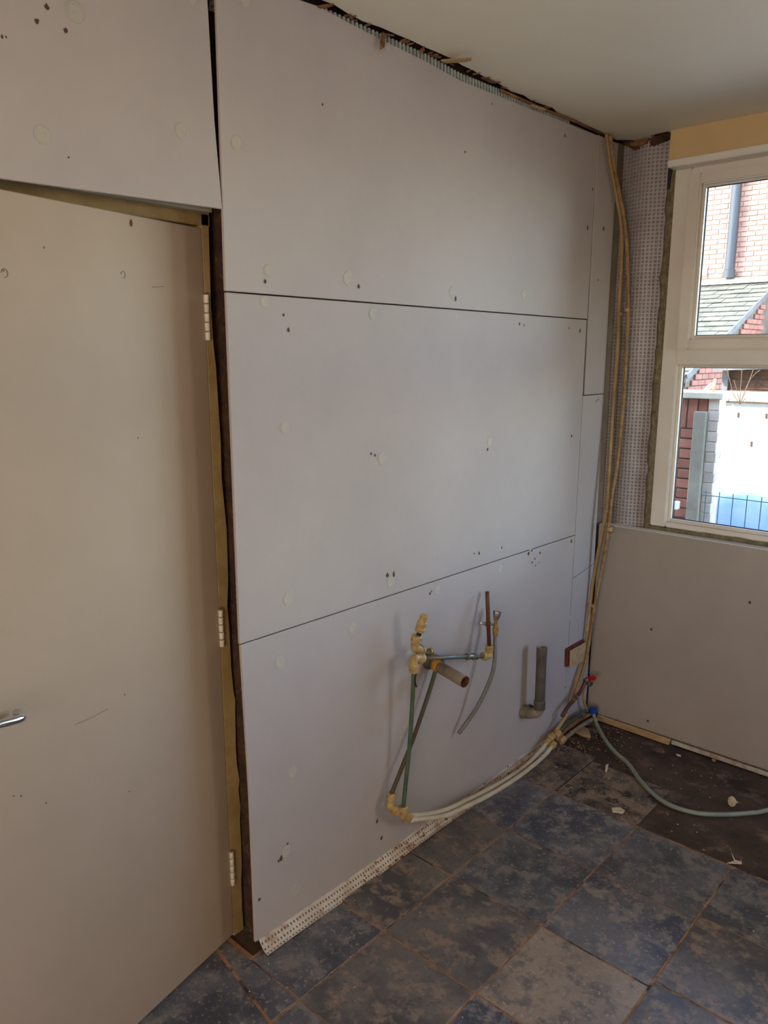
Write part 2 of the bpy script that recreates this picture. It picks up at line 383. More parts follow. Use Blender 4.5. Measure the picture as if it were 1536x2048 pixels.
def blob(name, r, seg=9, amp=.35, h=.0012, mt=None):
    v = [(h, 0, 0)] + [(0, r*(1+random.uniform(-amp, amp))*math.cos(6.283*k/seg), r*(1+random.uniform(-amp, amp))*math.sin(6.283*k/seg)) for k in range(seg)]
    v2 = [(h*.6, p[1]*.8, p[2]*.8) for p in v[1:]]
    vv = v[1:]+v2+[v[0]]
    f = [(k, (k+1) % seg, seg+(k+1) % seg, seg+k) for k in range(seg)] + [(seg+k, seg+(k+1) % seg, 2*seg) for k in range(seg)]
    me = mesh(name, vv, f); me.materials.append(mt or M_hole); return me
hole_me = [blob('screw_hole', 1, h=.12) for _ in range(4)]
pale_me = [blob('torn_patch', 1, h=.06, mt=M_edge) for _ in range(3)]
def hole(b, x, y, r, sz=1.3, pale=False):
    p = at(x, y, 0, 0); r = pxr(x, y, r)*.85
    o = obj('torn_patch' if pale else 'screw_hole', random.choice(pale_me if pale else hole_me), None, b, loc=(.0006 if not pale else .0003, p.y, p.z))
    o.scale = (r, r, r*sz); o.rotation_euler[0] = random.uniform(-.5, .5)
for b, L in ((bG, ((94, 15, 6), (74, 43, 5), (131, 61, 5), (4, 73, 3), (12, 74, 2), (137, 315, 2))),
             (bA, ((530, 563, 4), (717, 573, 4), (911, 597, 4), (1175, 455, 4), (645, 209, 2.5), (930, 304, 2.5), (1130, 271, 3), (984, 208, 2), (1185, 378, 2.5))),
             (bB, ((567, 630, 3), (577, 660, 4), (742, 908, 3), (750, 911, 3), (975, 899, 3), (1039, 648, 3), (1048, 650, 2), (1160, 661, 3.5), (1138, 656, 2), (1143, 872, 3), (775, 1151, 5), (787, 1148, 5), (1003, 1095, 3), (958, 1106, 3), (948, 1107, 2))),
             (bC, ((754, 1642, 3.5), (763, 1676, 4), (519, 1799, 4), (860, 1187, 3), (863, 1182, 2), (1057, 1107, 4), (1063, 1102, 4), (1070, 1118, 2.5), (1064, 1125, 2.5), (1080, 1106, 3), (1078, 1124, 2.5), (1071, 1131, 2), (1143, 1083, 4), (562, 1716, 5), (557, 1722, 3), (575, 1688, 3), (1130, 1375, 2))),
             (bD, ((1207, 458, 4), (1196, 560, 2))), (bE, ((1196, 800, 2), (1192, 803, 2)))):
    for q in L: hole(b, *q)
for b, L in ((bC, ((1062, 1109, 11), (1080, 1116, 11), (1143, 1088, 9), (1140, 1236, 4))), (bB, ((784, 1153, 10), (1143, 1052, 5)))):
    for q in L: hole(b, *q, pale=True)

def p0(x, y, X): return at(x, y, 0, X)
# dimple membranes
def membrane(name, o, du, dv, nu, nv, s, depth, mt, parent, label=None, curve=None, mt2=None):
    """sheet of nu x nv cells, each a square with a pressed-in square stud; o corner, du/dv unit vectors, n = du x dv"""
    o, du, dv = Vector(o), Vector(du), Vector(dv); nn = du.cross(dv)
    v, f, idx = [], [], {}
    def P(a, b, d):
        p = o+du*(a*s)+dv*(b*s)+nn*d
        if curve: p = curve(p)
        return p
    def vid(k, p):
        if k not in idx: idx[k] = len(v); v.append(p)
        return idx[k]
    for i in range(nu):
        for j in range(nv):
            c = [vid((i+a, j+b), P(i+a, j+b, 0)) for a, b in ((0, 0), (1, 0), (1, 1), (0, 1))]
            q = []
            for a, b in ((.2, .2), (.8, .2), (.8, .8), (.2, .8)): q.append(len(v)); v.append(P(i+a, j+b, 0))
            w = []
            for a, b in ((.3, .3), (.7, .3), (.7, .7), (.3, .7)): w.append(len(v)); v.append(P(i+a, j+b, -depth))
            for k in range(4):
                k2 = (k+1) % 4; f += [(c[k], c[k2], q[k2], q[k]), (q[k], q[k2], w[k2], w[k])]
            f.append(tuple(w))
    me = mesh(name, v, f); me.materials.append(mt); me.materials.append(mt2 or mt)
    for i, p in enumerate(me.polygons):
        if i % 9 == 8: p.material_index = 1  # stud bottoms take a darker colour, recess shade painted in
    return obj(name, me, None, parent, label=label)
membrane('dimple_membrane', (-.036, -1.972, 2.44), (0, 1, 0), (0, 0, 1), 118, 6, .0165, .009, M_memb, wl, 'pale dimpled membrane showing in the gap along the ceiling', mt2=M_hole)
def curl(p):
    t = (p.x+.006)/.036
    return Vector((p.x, p.y, .034*(1-max(0, min(1, t)))**1.6 + .0015 + .003*math.sin(p.y*9)))
membrane('membrane_lip', (-.012, -1.960, .03), (1, 0, 0), (0, 1, 0), 4, 142, .012, -.004, M_memb2, wl, 'white dimpled membrane curling onto the floor under the boards', curve=curl, mt2=M_dirt)  # dirt colour also darkens the stud bottoms for recess shade
# crumbs of plaster lying along the lip
crumbs = []
for k in range(170):
    y = -random.random()**1.3*1.0-.12 if k < 130 else random.uniform(-1.55, -1.2)
    r = random.uniform(.002, .007)
    c = Vector((random.uniform(.0, .045), y, .012 + random.uniform(0, .012)))
    c.z = max(r*.6, .03*(1-min(1, (c.x+.006)/.036)) + r*.5)
    vs_ = [c+Vector(d)*r*random.uniform(.6, 1.1) for d in ((1, 0, 0), (0, 1, 0), (-1, 0, 0), (0, -1, 0), (0, 0, .8), (0, 0, -.8))]
    crumbs.append((vs_, [(0, 1, 4), (1, 2, 4), (2, 3, 4), (3, 0, 4), (1, 0, 5), (2, 1, 5), (3, 2, 5), (0, 3, 5)]))
obj('plaster_crumbs', join_me('crumbs', crumbs), M_dirt, None, label='brown plaster crumbs scattered on the membrane lip under the left wall', cat='debris', kind='stuff')

# ceiling with a torn edge over the boards
edge = [Vector((.004+random.uniform(-.006, .012), -2.6+.06*i, ZC)) for i in range(44)]
for p in edge:
    if -1.75 < p.y < -.9: p.x += .012
    if p.y > -.35: p.x = -.004
poly = [(XR, YB, ZC), (-.05, YB, ZC)] + [tuple(p) for p in edge] + [(0.0, -.012, ZC), (.02, .0, ZC), (.045, .03, ZC), (.05, .075, ZC), (.115, .075, ZC), (.12, .012, ZC), (.20, .004, ZC), (.212, .3, ZC), (XR, .3, ZC)]
ceiling = prism('ceiling', poly, (0, 0, .06), M_ceil, kind='structure', label='cream painted ceiling with a torn edge along the boards')
box('ceiling_void', (-.35, YB, ZC+.065), (XR, .4, ZC+.12), M_old, ceiling)
# studs of the membrane standing proud of the board tops
studs = []
for k in range(80):
    y = -1.655+k*.0158
    for a_, b_ in zip(topP[:-1], topP[1:]):
        if a_[0] <= y <= b_[0]: zt_ = a_[1]+(b_[1]-a_[1])*(y-a_[0])/(b_[0]-a_[0])
    studs.append(boxvf((-.014, y-.0036, zt_-.01), (-.003, y+.0036, min(ZC-.001, zt_+.022))))
obj('membrane_studs', join_me('membrane_studs', studs), M_studp, wl, kind='stuff')
# torn flakes along the edge
fl = []
for k in range(26):
    y = random.uniform(-1.72, -.85) if k < 22 else random.uniform(-.75, -.1)
    s = random.uniform(.006, .022); x = .012
    a = Vector((x-.015, y, ZC-.001)); b_ = Vector((x+random.uniform(0, .022), y+random.uniform(-s, s), ZC-random.uniform(.001, .012)))
    c = a+Vector((.0, s, .0))
    v = [a, b_, c, a+Vector((0, 0, .004)), b_+Vector((0, 0, .004)), c+Vector((0, 0, .004))]
    fl.append((v, [(0, 1, 2), (3, 5, 4), (0, 3, 4, 1), (1, 4, 5, 2), (2, 5, 3, 0)]))
obj('torn_flakes', join_me('torn_flakes', fl), M_dirt, ceiling, kind='stuff')
def splinter(name, P, Q, w, t, m_, label, cat='debris', seed=1, parent=None):
    rr = random.Random(seed); P, Q = Vector(P), Vector(Q); d = (Q-P).normalized()
    s = d.cross(Vector((0, 0, 1)) if abs(d.z) < .8 else Vector((1, 0, 0))).normalized()
    n_ = 5; L = []; Rr = []
    for i in range(n_+1):
        c = P.lerp(Q, i/n_); ww = w*(.5+.12*rr.uniform(-1, 1))
        L.append(c+s*ww); Rr.append(c-s*ww)
    L[-1] += d*w*.5; Rr[-1] -= d*w*.5; Rr.insert(-1, Rr[-1]*.5+L[-1]*.5-d*w*.4)
    up = d.cross(s)*t
    return prism(name, L+Rr[::-1], up, m_, parent, bev=.0006, label=label, cat=cat)
splinter('lath_splinter', at(769, 66, 0, .012), at(765, 97, 0, .022), .014, .005, M_laths, 'short brown lath splinter hanging down from the torn ceiling edge', seed=3)
splinter('wood_splinter', at(886, 121, 2, ZC-.004), at(943, 117, 2, ZC-.020), .022, .005, M_wood, 'pale split wood sliver poking out flat under the ceiling', seed=5)
splinter('wood_splinter', at(628, 14, 2, ZC-.003), at(667, 8, 2, ZC-.012), .012, .004, M_laths, 'small thin wood splinter at the top end of the torn ceiling edge', seed=8)
splinter('timber_chip', at(840, 103, 0, .006), at(848, 95, 0, .02), .014, .004, M_laths, 'tiny brown timber chip between the two larger ceiling splinters', seed=9)
splinter('timber_chip', at(1062, 209, 0, .008), at(1086, 218, 0, .014), .012, .005, M_wood, 'tan timber chip wedged in the ceiling gap above the narrow strips', seed=10)
tube('timber_bead', [p0(1000, 180, .003), p0(1075, 213, .003), p0(1150, 243, .003), p0(1205, 268, .003)], .005, M_laths, ceiling, seg=5, curve=False)

# ------------------------------------------------------------------ window wall
wb = empty('wall_back', 'window wall with dimpled membrane, cream lintel and plasterboard below the window', 'wall', kind='structure')
WX1 = 2.20; YE = .32
M_ext = M_ebrick
box('masonry', (-6, .082, -.15), (.205, YE, 4.25), M_old, wb)                 # left of the window
box('masonry', (.205, .15, -.15), (WX1+.01, YE, .84), M_old, wb)             # below
box('masonry', (.205, .15, 2.41), (WX1+.01, YE, 4.25), M_old, wb)             # above; unseen upper part, height set so it shades the yard pier
box('masonry', (WX1+.01, .0, -.15), (6, YE, 4.25), M_ceil, wb)               # right
box('masonry', (.205, .06, -.15), (WX1+.01, .15, .90), M_old, wb)
lint = box('lintel_plaster', (.212, .0, 2.424), (XR, .15, 2.60), M_cream, wb, bev=.002, label='cream painted plaster above the window')
def bulge(p):
    t = max(0, min(1, (p.x+.02)/.215)); k = (2.53-p.z)/1.65
    return Vector((p.x-.0*k, p.y-.030*math.sin(min(1, t*1.15)*math.pi*.93)**2*(.4+.6*t)+.012*max(0, t-.8)*5*t, p.z))
membrane('dimple_membrane', (-.02, .068, .88), (1, 0, 0), (0, 0, 1), 14, 107, .0154, .006, M_memb, wb, 'mauve grey dimpled membrane bulging between corner and window', curve=bulge, mt2=M_stud)
box('membrane_return', (-.06, .004, 0), (-.010, .075, 2.532), M_return, wb)
prism('torn_timber', [(.0, .05, 2.53), (.045, .052, 2.50), (.09, .05, 2.508), (.125, .05, 2.505), (.19, .05, 2.522), (.19, .05, 2.54), (.0, .05, 2.54)], (0, .018, 0), M_split, wb, label='splintered brown timber at the ceiling corner')
prism('torn_timber', [(.035, .03, 2.515), (.07, .028, 2.507), (.10, .03, 2.515), (.11, .03, 2.53), (.03, .03, 2.53)], (0, .012, 0), M_laths, wb)
o = obj('fixing', disc_me[0], None, wb, loc=tuple(at(1298, 343, 1, .069))); o.rotation_euler = (0, 0, R(-90)); o.scale = (.02, .019, .021)
# foam bead filling the gap beside the window frame
P = [Vector((.203+random.uniform(-.003, .003), .066, .90+i*.033)) for i in range(47)]
tube('foam_filler', P, [random.uniform(.012, .020) for _ in P], M_foam, wb, seg=9, curve=False, label='greenish foam filling beside the window frame')
prism('gap_shade', [(.192, .05, 2.33), (.206, .05, 2.33), (.208, .05, 2.42), (.192, .05, 2.46)], (0, .02, 0), M_black, wb, label='dark gap above the foam drawn as a black strip')  # black colour painted in for the shade of an open gap
# board under the window
ZB = at(1380, 1078, 1, 0).z
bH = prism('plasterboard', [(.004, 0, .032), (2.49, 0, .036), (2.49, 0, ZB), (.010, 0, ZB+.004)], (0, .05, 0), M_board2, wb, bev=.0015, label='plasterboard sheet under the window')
box('board_edge', (.014, .003, ZB+.001), (2.49, .047, ZB+.0052), M_trim, wb, label='pale cut top edge')
prism('skirting_batten', [(.055, -.006, .0), (.40, -.006, -.002), (.405, -.006, .026), (.058, -.006, .029)], (0, .03, 0), M_wood, wb, bev=.002, label='cream timber batten under the window board')
prism('skirting_batten', [(.405, .008, .0), (2.49, .008, .0), (2.49, .008, .020), (.405, .008, .020)], (0, .03, 0), M_memb2, wb, bev=.002, label='grey plastic strip under the window board')
for x, y, r in ((1303, 1259, 3), (1296, 1442, 3), (1500, 1205, 2)):
    p = at(x, y, 1, 0); o = obj('screw_hole', hole_me[0], None, bH, loc=(p.x, -.0006, p.z)); o.rotation_euler = (0, 0, R(-90)); o.scale = (.005, .005, .006)
# dirty mortar bed between window frame and board
prism('mortar_bed', jag((.205, .055, .955), (2.15, .055, .955), 30, .004, 2)+[Vector((2.15, .055, .90)), Vector((.205, .055, .90))], (0, .09, 0), M_foam, wb)

# ------------------------------------------------------------------ window
w1 = empty('window_1', 'white plastic window with an opening light over a fixed pane', 'window', kind='structure')
FX0, FZ0, FZ1, FY = .218, .955, 2.398, .055
def rect_frame(name, x0, x1, z0, z1, wL, wR, wB, wT, y0, y1, m_, parent, bev=.004, **k):
    parts = []
    for a, b in (((x0, y0, z0), (x0+wL, y1, z1)), ((x1-wR, y0, z0), (x1, y1, z1)), ((x0+wL, y0, z0), (x1-wR, y1, z0+wB)), ((x0+wL, y0, z1-wT), (x1-wR, y1, z1))):
        parts.append(boxvf(a, b))
    me = join_me(name, parts); bm = bmesh.new(); bm.from_mesh(me)
    bmesh.ops.bevel(bm, geom=list(bm.edges), offset=bev, segments=2, affect='EDGES'); bm.to_mesh(me); bm.free()
    return obj(name, me, m_, parent, **k)
rect_frame('window_frame', FX0, WX1, FZ0, FZ1, .068, .068, .022, .040, FY, FY+.07, M_pvc, w1)
MX = 1.21
box('transom', (FX0+.06, FY-.001, 1.640), (WX1-.06, FY+.069, 1.728), M_pvc, w1, bev=.003)
box('mullion', (MX-.03, FY+.001, FZ0+.02), (MX+.03, FY+.068, FZ1-.03), M_pvc, w1, bev=.003)
def glazing(x0, x1, z0, z1, gy, parent, wd_=.014):
    rect_frame('glazing_bead', x0-wd_, x1+wd_, z0-wd_, z1+wd_, wd_, wd_, wd_, wd_, gy-.026, gy, M_pvc, parent, bev=.003)
    rect_frame('gasket', x0-.001, x1+.001, z0-.001, z1+.001, .0035, .0035, .0035, .0035, gy-.006, gy+.002, M_gasket, parent, bev=.0005)
    obj('glass', box_me('glass', (x0-.004, gy, z0-.004), (x1+.004, gy+.004, z1+.004)), M_glass, parent)
for (a, b) in ((FX0+.062, MX-.024), (MX+.024, WX1-.062)):
    s = rect_frame('sash', a, b, 1.700, 2.372, .052, .052, .044, .044, FY-.016, FY+.045, M_pvc, w1, bev=.006, label='opening sash')
    glazing(a+.064, b-.064, 1.757, 2.322, FY+.03, s)
    e_ = obj('lower_light', None, None, w1)
    glazing(a+.020, b-.020, .990, 1.630, FY+.045, e_)
box('head_trim', (.213, -.014, 2.398), (2.2, FY+.02, 2.426), M_trim, w1, bev=.004, label='white trim strip over the window')
prism('silicone_edge', [(.207, .052, .96), (.219, .052, .96), (.222, .052, 2.395), (.212, .052, 2.395)], (0, .02, 0), M_foam, w1)
box('window_sill_outside', (.2, .13, .84), (WX1, .42, .87), M_cop, w1)

# other room sides (behind the camera)
wr = empty('wall_right', 'plain cream side wall opposite the door, with an opening added for side light', 'wall', kind='structure')  # unseen side opening added to light the left wall
box('plaster', (XR, YB, -.15), (XR+.1, -.80, 2.7), M_ceil, wr)
box('plaster', (XR, -.10, -.15), (XR+.1, .3, 2.7), M_ceil, wr)
box('plaster', (XR, -.80, 2.07), (XR+.1, -.10, 2.7), M_ceil, wr)
box('plaster', (XR, -.80, -.15), (XR+.1, -.10, .87), M_ceil, wr)
box('wall_front', (-.35, YB-.1, -.15), (XR+.1, YB, 2.7), M_ceil, kind='structure', label='plain cream wall behind the camera', cat='wall')
box('wall_hall', (-1.5, -4, -.15), (-1.4, 0, 2.7), M_old, kind='structure', label='dark hall wall beyond the door', cat='wall')
box('ceiling_hall', (-1.5, -4, 2.55), (-.3, 0, 2.6), M_old, kind='structure', label='dark hall ceiling beyond the door', cat='ceiling')
lampb = turned('fill_lamp_holder', (1.9, -3.9, ZC), (0, 0, -1), [(0, .05), (.02, .05), (.02, .004), (.42, .004), (.42, .02), (.46, .02)], M_trim, cap=(True, False), label='white lamp holder added behind the camera for the fill lamp', cat='lamp')  # unseen body added to carry the fill lamp

# ------------------------------------------------------------------ door
d1 = empty('door_1', 'cream painted flush door hung ajar in a rough cream frame', 'door', kind='structure')
HX, HY = -.100, -1.975
fp = [Vector((-.1, -1.978, .0)), Vector((-.1, -1.978, 2.019))]
rough = [at(*q, 0, -.1) for q in ((417, 431), (419, 527), (422, 608), (428, 685), (432, 735), (436, 811), (442, 888), (445, 956), (453, 1058), (456, 1159), (457, 1175), (456, 1210), (460, 1261), (463, 1337), (467, 1385), (471, 1400), (470, 1425), (473, 1497), (475, 1530), (479, 1561), (477, 1580), (482, 1614), (480, 1640), (483, 1687), (485, 1731), (483, 1760), (486, 1819), (487, 1850))]
fp2 = [Vector((-.1, p.y+random.uniform(-.002, .002), p.z)) for p in rough]
jambP = [Vector((-.1, -1.976, 0)), Vector((-.1, fp2[-1].y, 0))] + fp2[::-1] + [Vector((-.1, -1.952, 2.015)), Vector((-.1, -1.976, 2.015))]
prism('door_jamb', jambP, (-.09, 0, 0), M_frame, d1, bev=.001, label='rough edged cream hinge jamb')
prism('door_head', [(-.1, -1.951, 1.987), (-.1, -1.951, 2.022), (-.1, -2.9, 2.024), (-.1, -2.9, 1.987)], (-.09, 0, 0), M_frame, d1, bev=.002, label='scuffed cream frame head')
prism('door_jamb', [(-.1, -2.78, 0), (-.1, -2.84, 0), (-.1, -2.84, 2.02), (-.1, -2.78, 2.02)], (-.09, 0, 0), M_frame, d1, bev=.002)
box('soffit_strip', (-.054, -3.2, 2.008), (-.036, -1.99, 2.03), M_cem, d1, label='grey strip under the board over the door')
ANG = R(11.3)
dd = Vector((math.sin(ANG), -math.cos(ANG), 0)); dn = Vector((math.cos(ANG), math.sin(ANG), 0))
def dpt(s, z, n_=0.0): return Vector((HX, HY, 0))+dd*s+dn*n_+Vector((0, 0, z))
leaf = prism('door_leaf', [dpt(.0015, .008), dpt(.79, .008), dpt(.79, 1.981), dpt(.0015, 1.981)], dn*-.04, M_door, d1, bev=.0018)
def on_door(x, y):
    d = RT*((x-W/2)/F) - UP*((y-H/2)/F) + FW
    t = (Vector((HX, HY, 0))-CAM).dot(dn)/d.dot(dn); return CAM + d*t
def hinge(ztop, h):
    root = obj('hinge', None, None, d1)
    n_ = 5; hh = h/n_
    axis = Vector((-.0955, -1.9745, 0))
    for k in range(n_):
        z0 = ztop-h+k*hh
        turned('knuckle', axis+Vector((0, 0, z0+.0006)), (0, 0, 1), [(0, .0058), (.001, .0064), (hh-.0036, .0068), (hh-.0026, .0056)], M_hinge, root, seg=12)
    turned('hinge_pin', axis+Vector((0, 0, ztop)), (0, 0, 1), [(0, .004), (.003, .003)], M_rust, root, seg=10)
    box('hinge_leaf', (-.1008, -1.9720, ztop-h), (-.0985, -1.9665, ztop), M_hinge, root)
for yt, yb in ((588, 681), (1217, 1292), (1703, 1770)):
    zt = at(416 if yt < 700 else 446 if yt < 1300 else 463, yt, 0, -.095).z; zb = at(420 if yt < 700 else 448 if yt < 1300 else 466, yb, 0, -.095).z
    hinge(zt, zt-zb)
# lever handle: only its free end reaches into the picture
hp = on_door(22, 1430)
hd = obj('door_handle', None, None, d1, label='chrome lever handle')
base = on_door(-95, 1448)
tipw = on_door(24, 1422)
lever = [base+dn*.004, base+dn*.045, base+dn*.052+(tipw-base)*.1, base+dn*.054+(tipw-base)*.45, base+dn*.052+(tipw-base)*.80, base+dn*.045+(tipw-base)*.93, base+dn*.026+(tipw-base)*1.0, base+dn*.014+(tipw-base)*.99]
tube('lever', lever, .0085, M_chrome, hd, seg=16)
turned('rose', base+dn*.0005, dn, [(0, .026), (.005, .026), (.008, .022)], M_chrome, hd, seg=28)
# old latch hole, marks and a scratch in the paint
def door_mark(name, x, y, pts, m_, h=.0006):
    c = on_door(x, y); up = Vector((0, 0, 1)); P = [c+dd*a+up*b for a, b in pts]
    return prism(name, [p+dn*.0001 for p in P], dn*h, m_, leaf)
door_mark('latch_hole', 262, 446, [(.004*math.cos(t*.785)*(.9 if t % 2 else 1), .008*math.sin(t*.785)) for t in range(8)], M_latch)
def ring(x, y, r):
    c = on_door(x, y); P = [c+dn*.0004+dd*(r*.8*math.cos(t))+Vector((0, 0, r*math.sin(t))) for t in [k*.45 for k in range(12)]]
    tube('pencil_ring', P, .0005, M_pencil, leaf, seg=5)
ring(9, 546, .008); ring(246, 549, .007)
a, b_ = on_door(150, 1449), on_door(216, 1418)
tube('scratch', [a+dn*.0002, a.lerp(b_, .4)+dn*.0004+Vector((0, 0, -.002)), b_+dn*.0002], .0006, M_pencil, leaf, seg=5)
tube('scratch', [on_door(304, 574)+dn*.0002, on_door(328, 573)+dn*.0002], .0006, M_pencil, leaf, seg=5, curve=False)
for x, y in ((7, 541), (27, 1592), (42, 1592), (258, 1583), (249, 1389), (88, 495), (276, 876), (92, 1606)):
    door_mark('paint_chip', x, y, [(.0025*math.cos(t)*random.uniform(.5, 1), .0035*math.sin(t)*random.uniform(.5, 1)) for t in (0, 1, 2.1, 3.2, 4.2, 5.2)], M_pencil, .0004)

# ------------------------------------------------------------------ pipework
Rp = .0075
def unit(a, b): return (Vector(b)-Vector(a)).normalized()
def collar(name, a, d, m_, parent, r=.0145, L=.030, label=None):
    return turned(name, a, d, [(0, r*.80), (.002, r*.92), (L*.30, r*.95), (L*.32, r*1.10), (L*.42, r*1.10), (L*.44, r*.88), (L*.60, r*.88), (L*.64, r), (L*.9, r), (L, r*.82), (L, r*.55)], m_, parent, label=label)
def elbow(c, d1_, d2_, parent, r=.013, arm=.020, L=.028, m_=None, collars=(1, 1), name='elbow_fitting'):
    m_ = m_ or M_fit; c = Vector(c); d1_ = Vector(d1_).normalized(); d2_ = Vector(d2_).normalized()
    e = obj(name, None, None, parent)
    P = [c+d1_*arm, c+d1_*arm*.45, c+(d1_+d2_)*arm*.08, c+d2_*arm*.45, c+d2_*arm]
    tube('bend', P, r*.92, m_, e, seg=14)
    for d, k in ((d1_, collars[0]), (d2_, collars[1])):
        if k: collar('collar', c+d*arm*.8, d, m_, e, r=r*1.1, L=L)
    return e
asm = empty('supply_pipework', 'verdigris copper and push-fit supply pipes standing off the lowest board', 'pipes')
A1 = p0(829, 1298, .055)      # upper elbow
A2 = p0(828, 1317, .075)      # front elbow
top1 = p0(845, 1243, .085)
B1 = p0(779, 1612, .040)      # low left elbow
B2 = p0(806, 1633, .060)      # low tee elbow
J1 = p0(978, 1312, .080)      # right elbow
g0 = p0(868, 1322, .030)
eu = elbow(A1+Vector((0, 0, .004)), unit(A1, p0(836, 1262, .07)), unit(A1, p0(862, 1312, .055)), asm, r=.0155, arm=.024, L=.028)
n0 = p0(838, 1268, .075); nd = unit(n0, top1)
turned('rubber_ring', n0-nd*.004, nd, [(0, .0085), (.014, .0085)], M_black, asm, seg=14)
turned('blanking_cap', n0+nd*.008, nd, [(0, .012), (.002, .0165), (.014, .0165), (.016, .0148), (.020, .0148), (.022, .0160), (.034, .0160), (.036, .0135), (.058, .0130), (.060, .012)], M_fit, asm, seg=14, label='faceted cream end cap')
elbow(A2, (0, 0, -1), unit(A2, J1), asm, r=.0145, arm=.022, L=.030)
collar('nut', p0(858, 1303, .04), unit(p0(858, 1303, .04), p0(880, 1318, .03)), M_brass, asm, r=.013, L=.016)
tube('copper_pipe', [p0(850, 1306, .045), p0(866, 1310, .040), p0(880, 1316, .034), p0(886, 1325, .02)], .0065, M_verd, asm)
# horizontal pipe
ha = A2+unit(A2, J1)*.030; hb = J1-unit(A2, J1)*.03; hv = unit(ha, hb)
tube('copper_pipe', [ha, hb], Rp, M_copperg, asm, curve=False, label='green to dull grey horizontal copper pipe')
hl = (hb-ha).length
for k in (.70, .80, .84):
    turned('compression_nut', ha+hv*hl*k, hv, [(0, .0085), (.001, .0125), (.009, .0125), (.010, .0085)], M_copperg, asm, seg=8)
turned('solder_blob', ha+hv*hl*.72, hv, [(0, .008), (.01, .0098), (.03, .0098), (.04, .008)], M_nickel, asm, seg=12)
elbow(J1, -hv, (0, 0, 1), asm, r=.0135, arm=.020, L=.024)
ct, cb_ = p0(974.5, 1184, .030), J1+Vector((0, 0, .03))
v, f = sweep([cb_, ct], Rp, 14, (True, False)); me = mesh('copper_pipe', v, f, True)
cp = obj('copper_pipe', me, M_copper, asm, label='brown upright copper pipe, open at the top')
turned('pipe_mouth', ct-Vector((0, 0, .02)), (0, 0, 1), [(0, .0060), (.0195, .0060), (.0205, .0068), (.0200, .0077)], M_hole, cp, cap=(True, False))
# clamp-on valve with its hose
vc = cb_.lerp(ct, (1268-1248)/(1298-1184)+.30)
vc = p0(976, 1248, .051)
vt = p0(991.5, 1250, .064)
turned('pipe_clamp', vc-Vector((0, 0, .008)), (0, 0, 1), [(0, .0095), (.001, .0115), (.015, .0115), (.016, .0095)], M_nickel, asm, seg=10)
tube('clamp_arm', [vc-(vt-vc)*.85, vc, vt], .0048, M_nickel, asm, curve=False, seg=10)
turned('clamp_screw', vc-(vt-vc)*.9, -(vt-vc), [(0, .0065), (.006, .0065), (.008, .004)], M_nickel, asm, seg=6)
turned('valve_body', vt+Vector((0, 0, .022)), (0, 0, -1), [(0, .0075), (.03, .0080), (.032, .0120), (.044, .0120), (.046, .0095), (.048, .0095), (.049, .0105), (.062, .0105), (.064, .0085)], M_brass, asm, seg=8)
turned('valve_knob', vt+Vector((0, 0, .020)), (.10, .14, 1), [(0, .0095), (.004, .0105), (.028, .0165), (.032, .0160), (.032, .011), (.026, .010)], M_nickel, asm, seg=8, label='plated tapered valve knob')
tube('hose', [vt+Vector((0, 0, -.040)), p0(990, 1290, .074), p0(989, 1325, .08), p0(983, 1352, .08), p0(968, 1388, .07), p0(948, 1424, .05), p0(917, 1467, .024)], .0078, M_hose, asm, label='dark grey flexible hose with a cut end')
# two sloping pipes below
tube('copper_pipe', [A2+Vector((0, 0, -.045)), p0(820, 1480, .068), B2+Vector((0, 0, .03))], Rp*.95, M_verd, asm, label='green verdigris upright pipe')
tube('copper_pipe', [g0+Vector((0, 0, -.01)), p0(868, 1352, .030), p0(829, 1470, .034), B1+Vector((.0, .006, .035))], Rp*.95, M_slant, asm, label='brown green slanting pipe')
tube('cable_end', [A2+Vector((.008, .004, -.05)), p0(830, 1360, .085), p0(833, 1374, .085)], .0026, M_black, asm, seg=8)
elbow(B1, unit(B1, p0(786, 1580, .036)), unit(B1, B2+Vector((0, 0, -.005))), asm, r=.0145, arm=.020, L=.026)
tee = elbow(B2, (0, 0, 1), unit(B2, p0(850, 1635, .065)), asm, r=.0145, arm=.018, L=.024)
collar('collar', B2+Vector((0, 0, .014)), unit(B2, B1), M_fit, tee, r=.012, L=.022)
# white pipes to the corner
wp = [(818, 1631), (850, 1629), (890, 1620), (930, 1602), (970, 1582), (1010, 1560), (1050, 1533), (1082, 1500), (1093, 1486)]
wd1 = [.066, .064, .062, .060, .06, .06, .058, .05, .045]
wq = [(822, 1640), (852, 1637), (892, 1631), (932, 1613), (975, 1592), (1015, 1568), (1055, 1540), (1090, 1510), (1104, 1492)]
wd2 = [.072, .076, .08, .084, .086, .088, .086, .075, .07]
tube('white_pipe', [p0(x, y, d) for (x, y), d in zip(wp, wd1)], .0085, M_white, asm, label='upper white plastic pipe to the corner')
tube('white_pipe', [p0(x, y, d) for (x, y), d in zip(wq, wd2)], .0085, M_white, asm, label='lower white plastic pipe to the corner')
for q, d in zip((wp, wq), (.045, .07)):
    e0 = p0(*q[-1], d); dv = unit(p0(*q[-2], d), e0)
    collar('collar', e0-dv*.012, dv, M_fit, asm, r=.0135, L=.034)

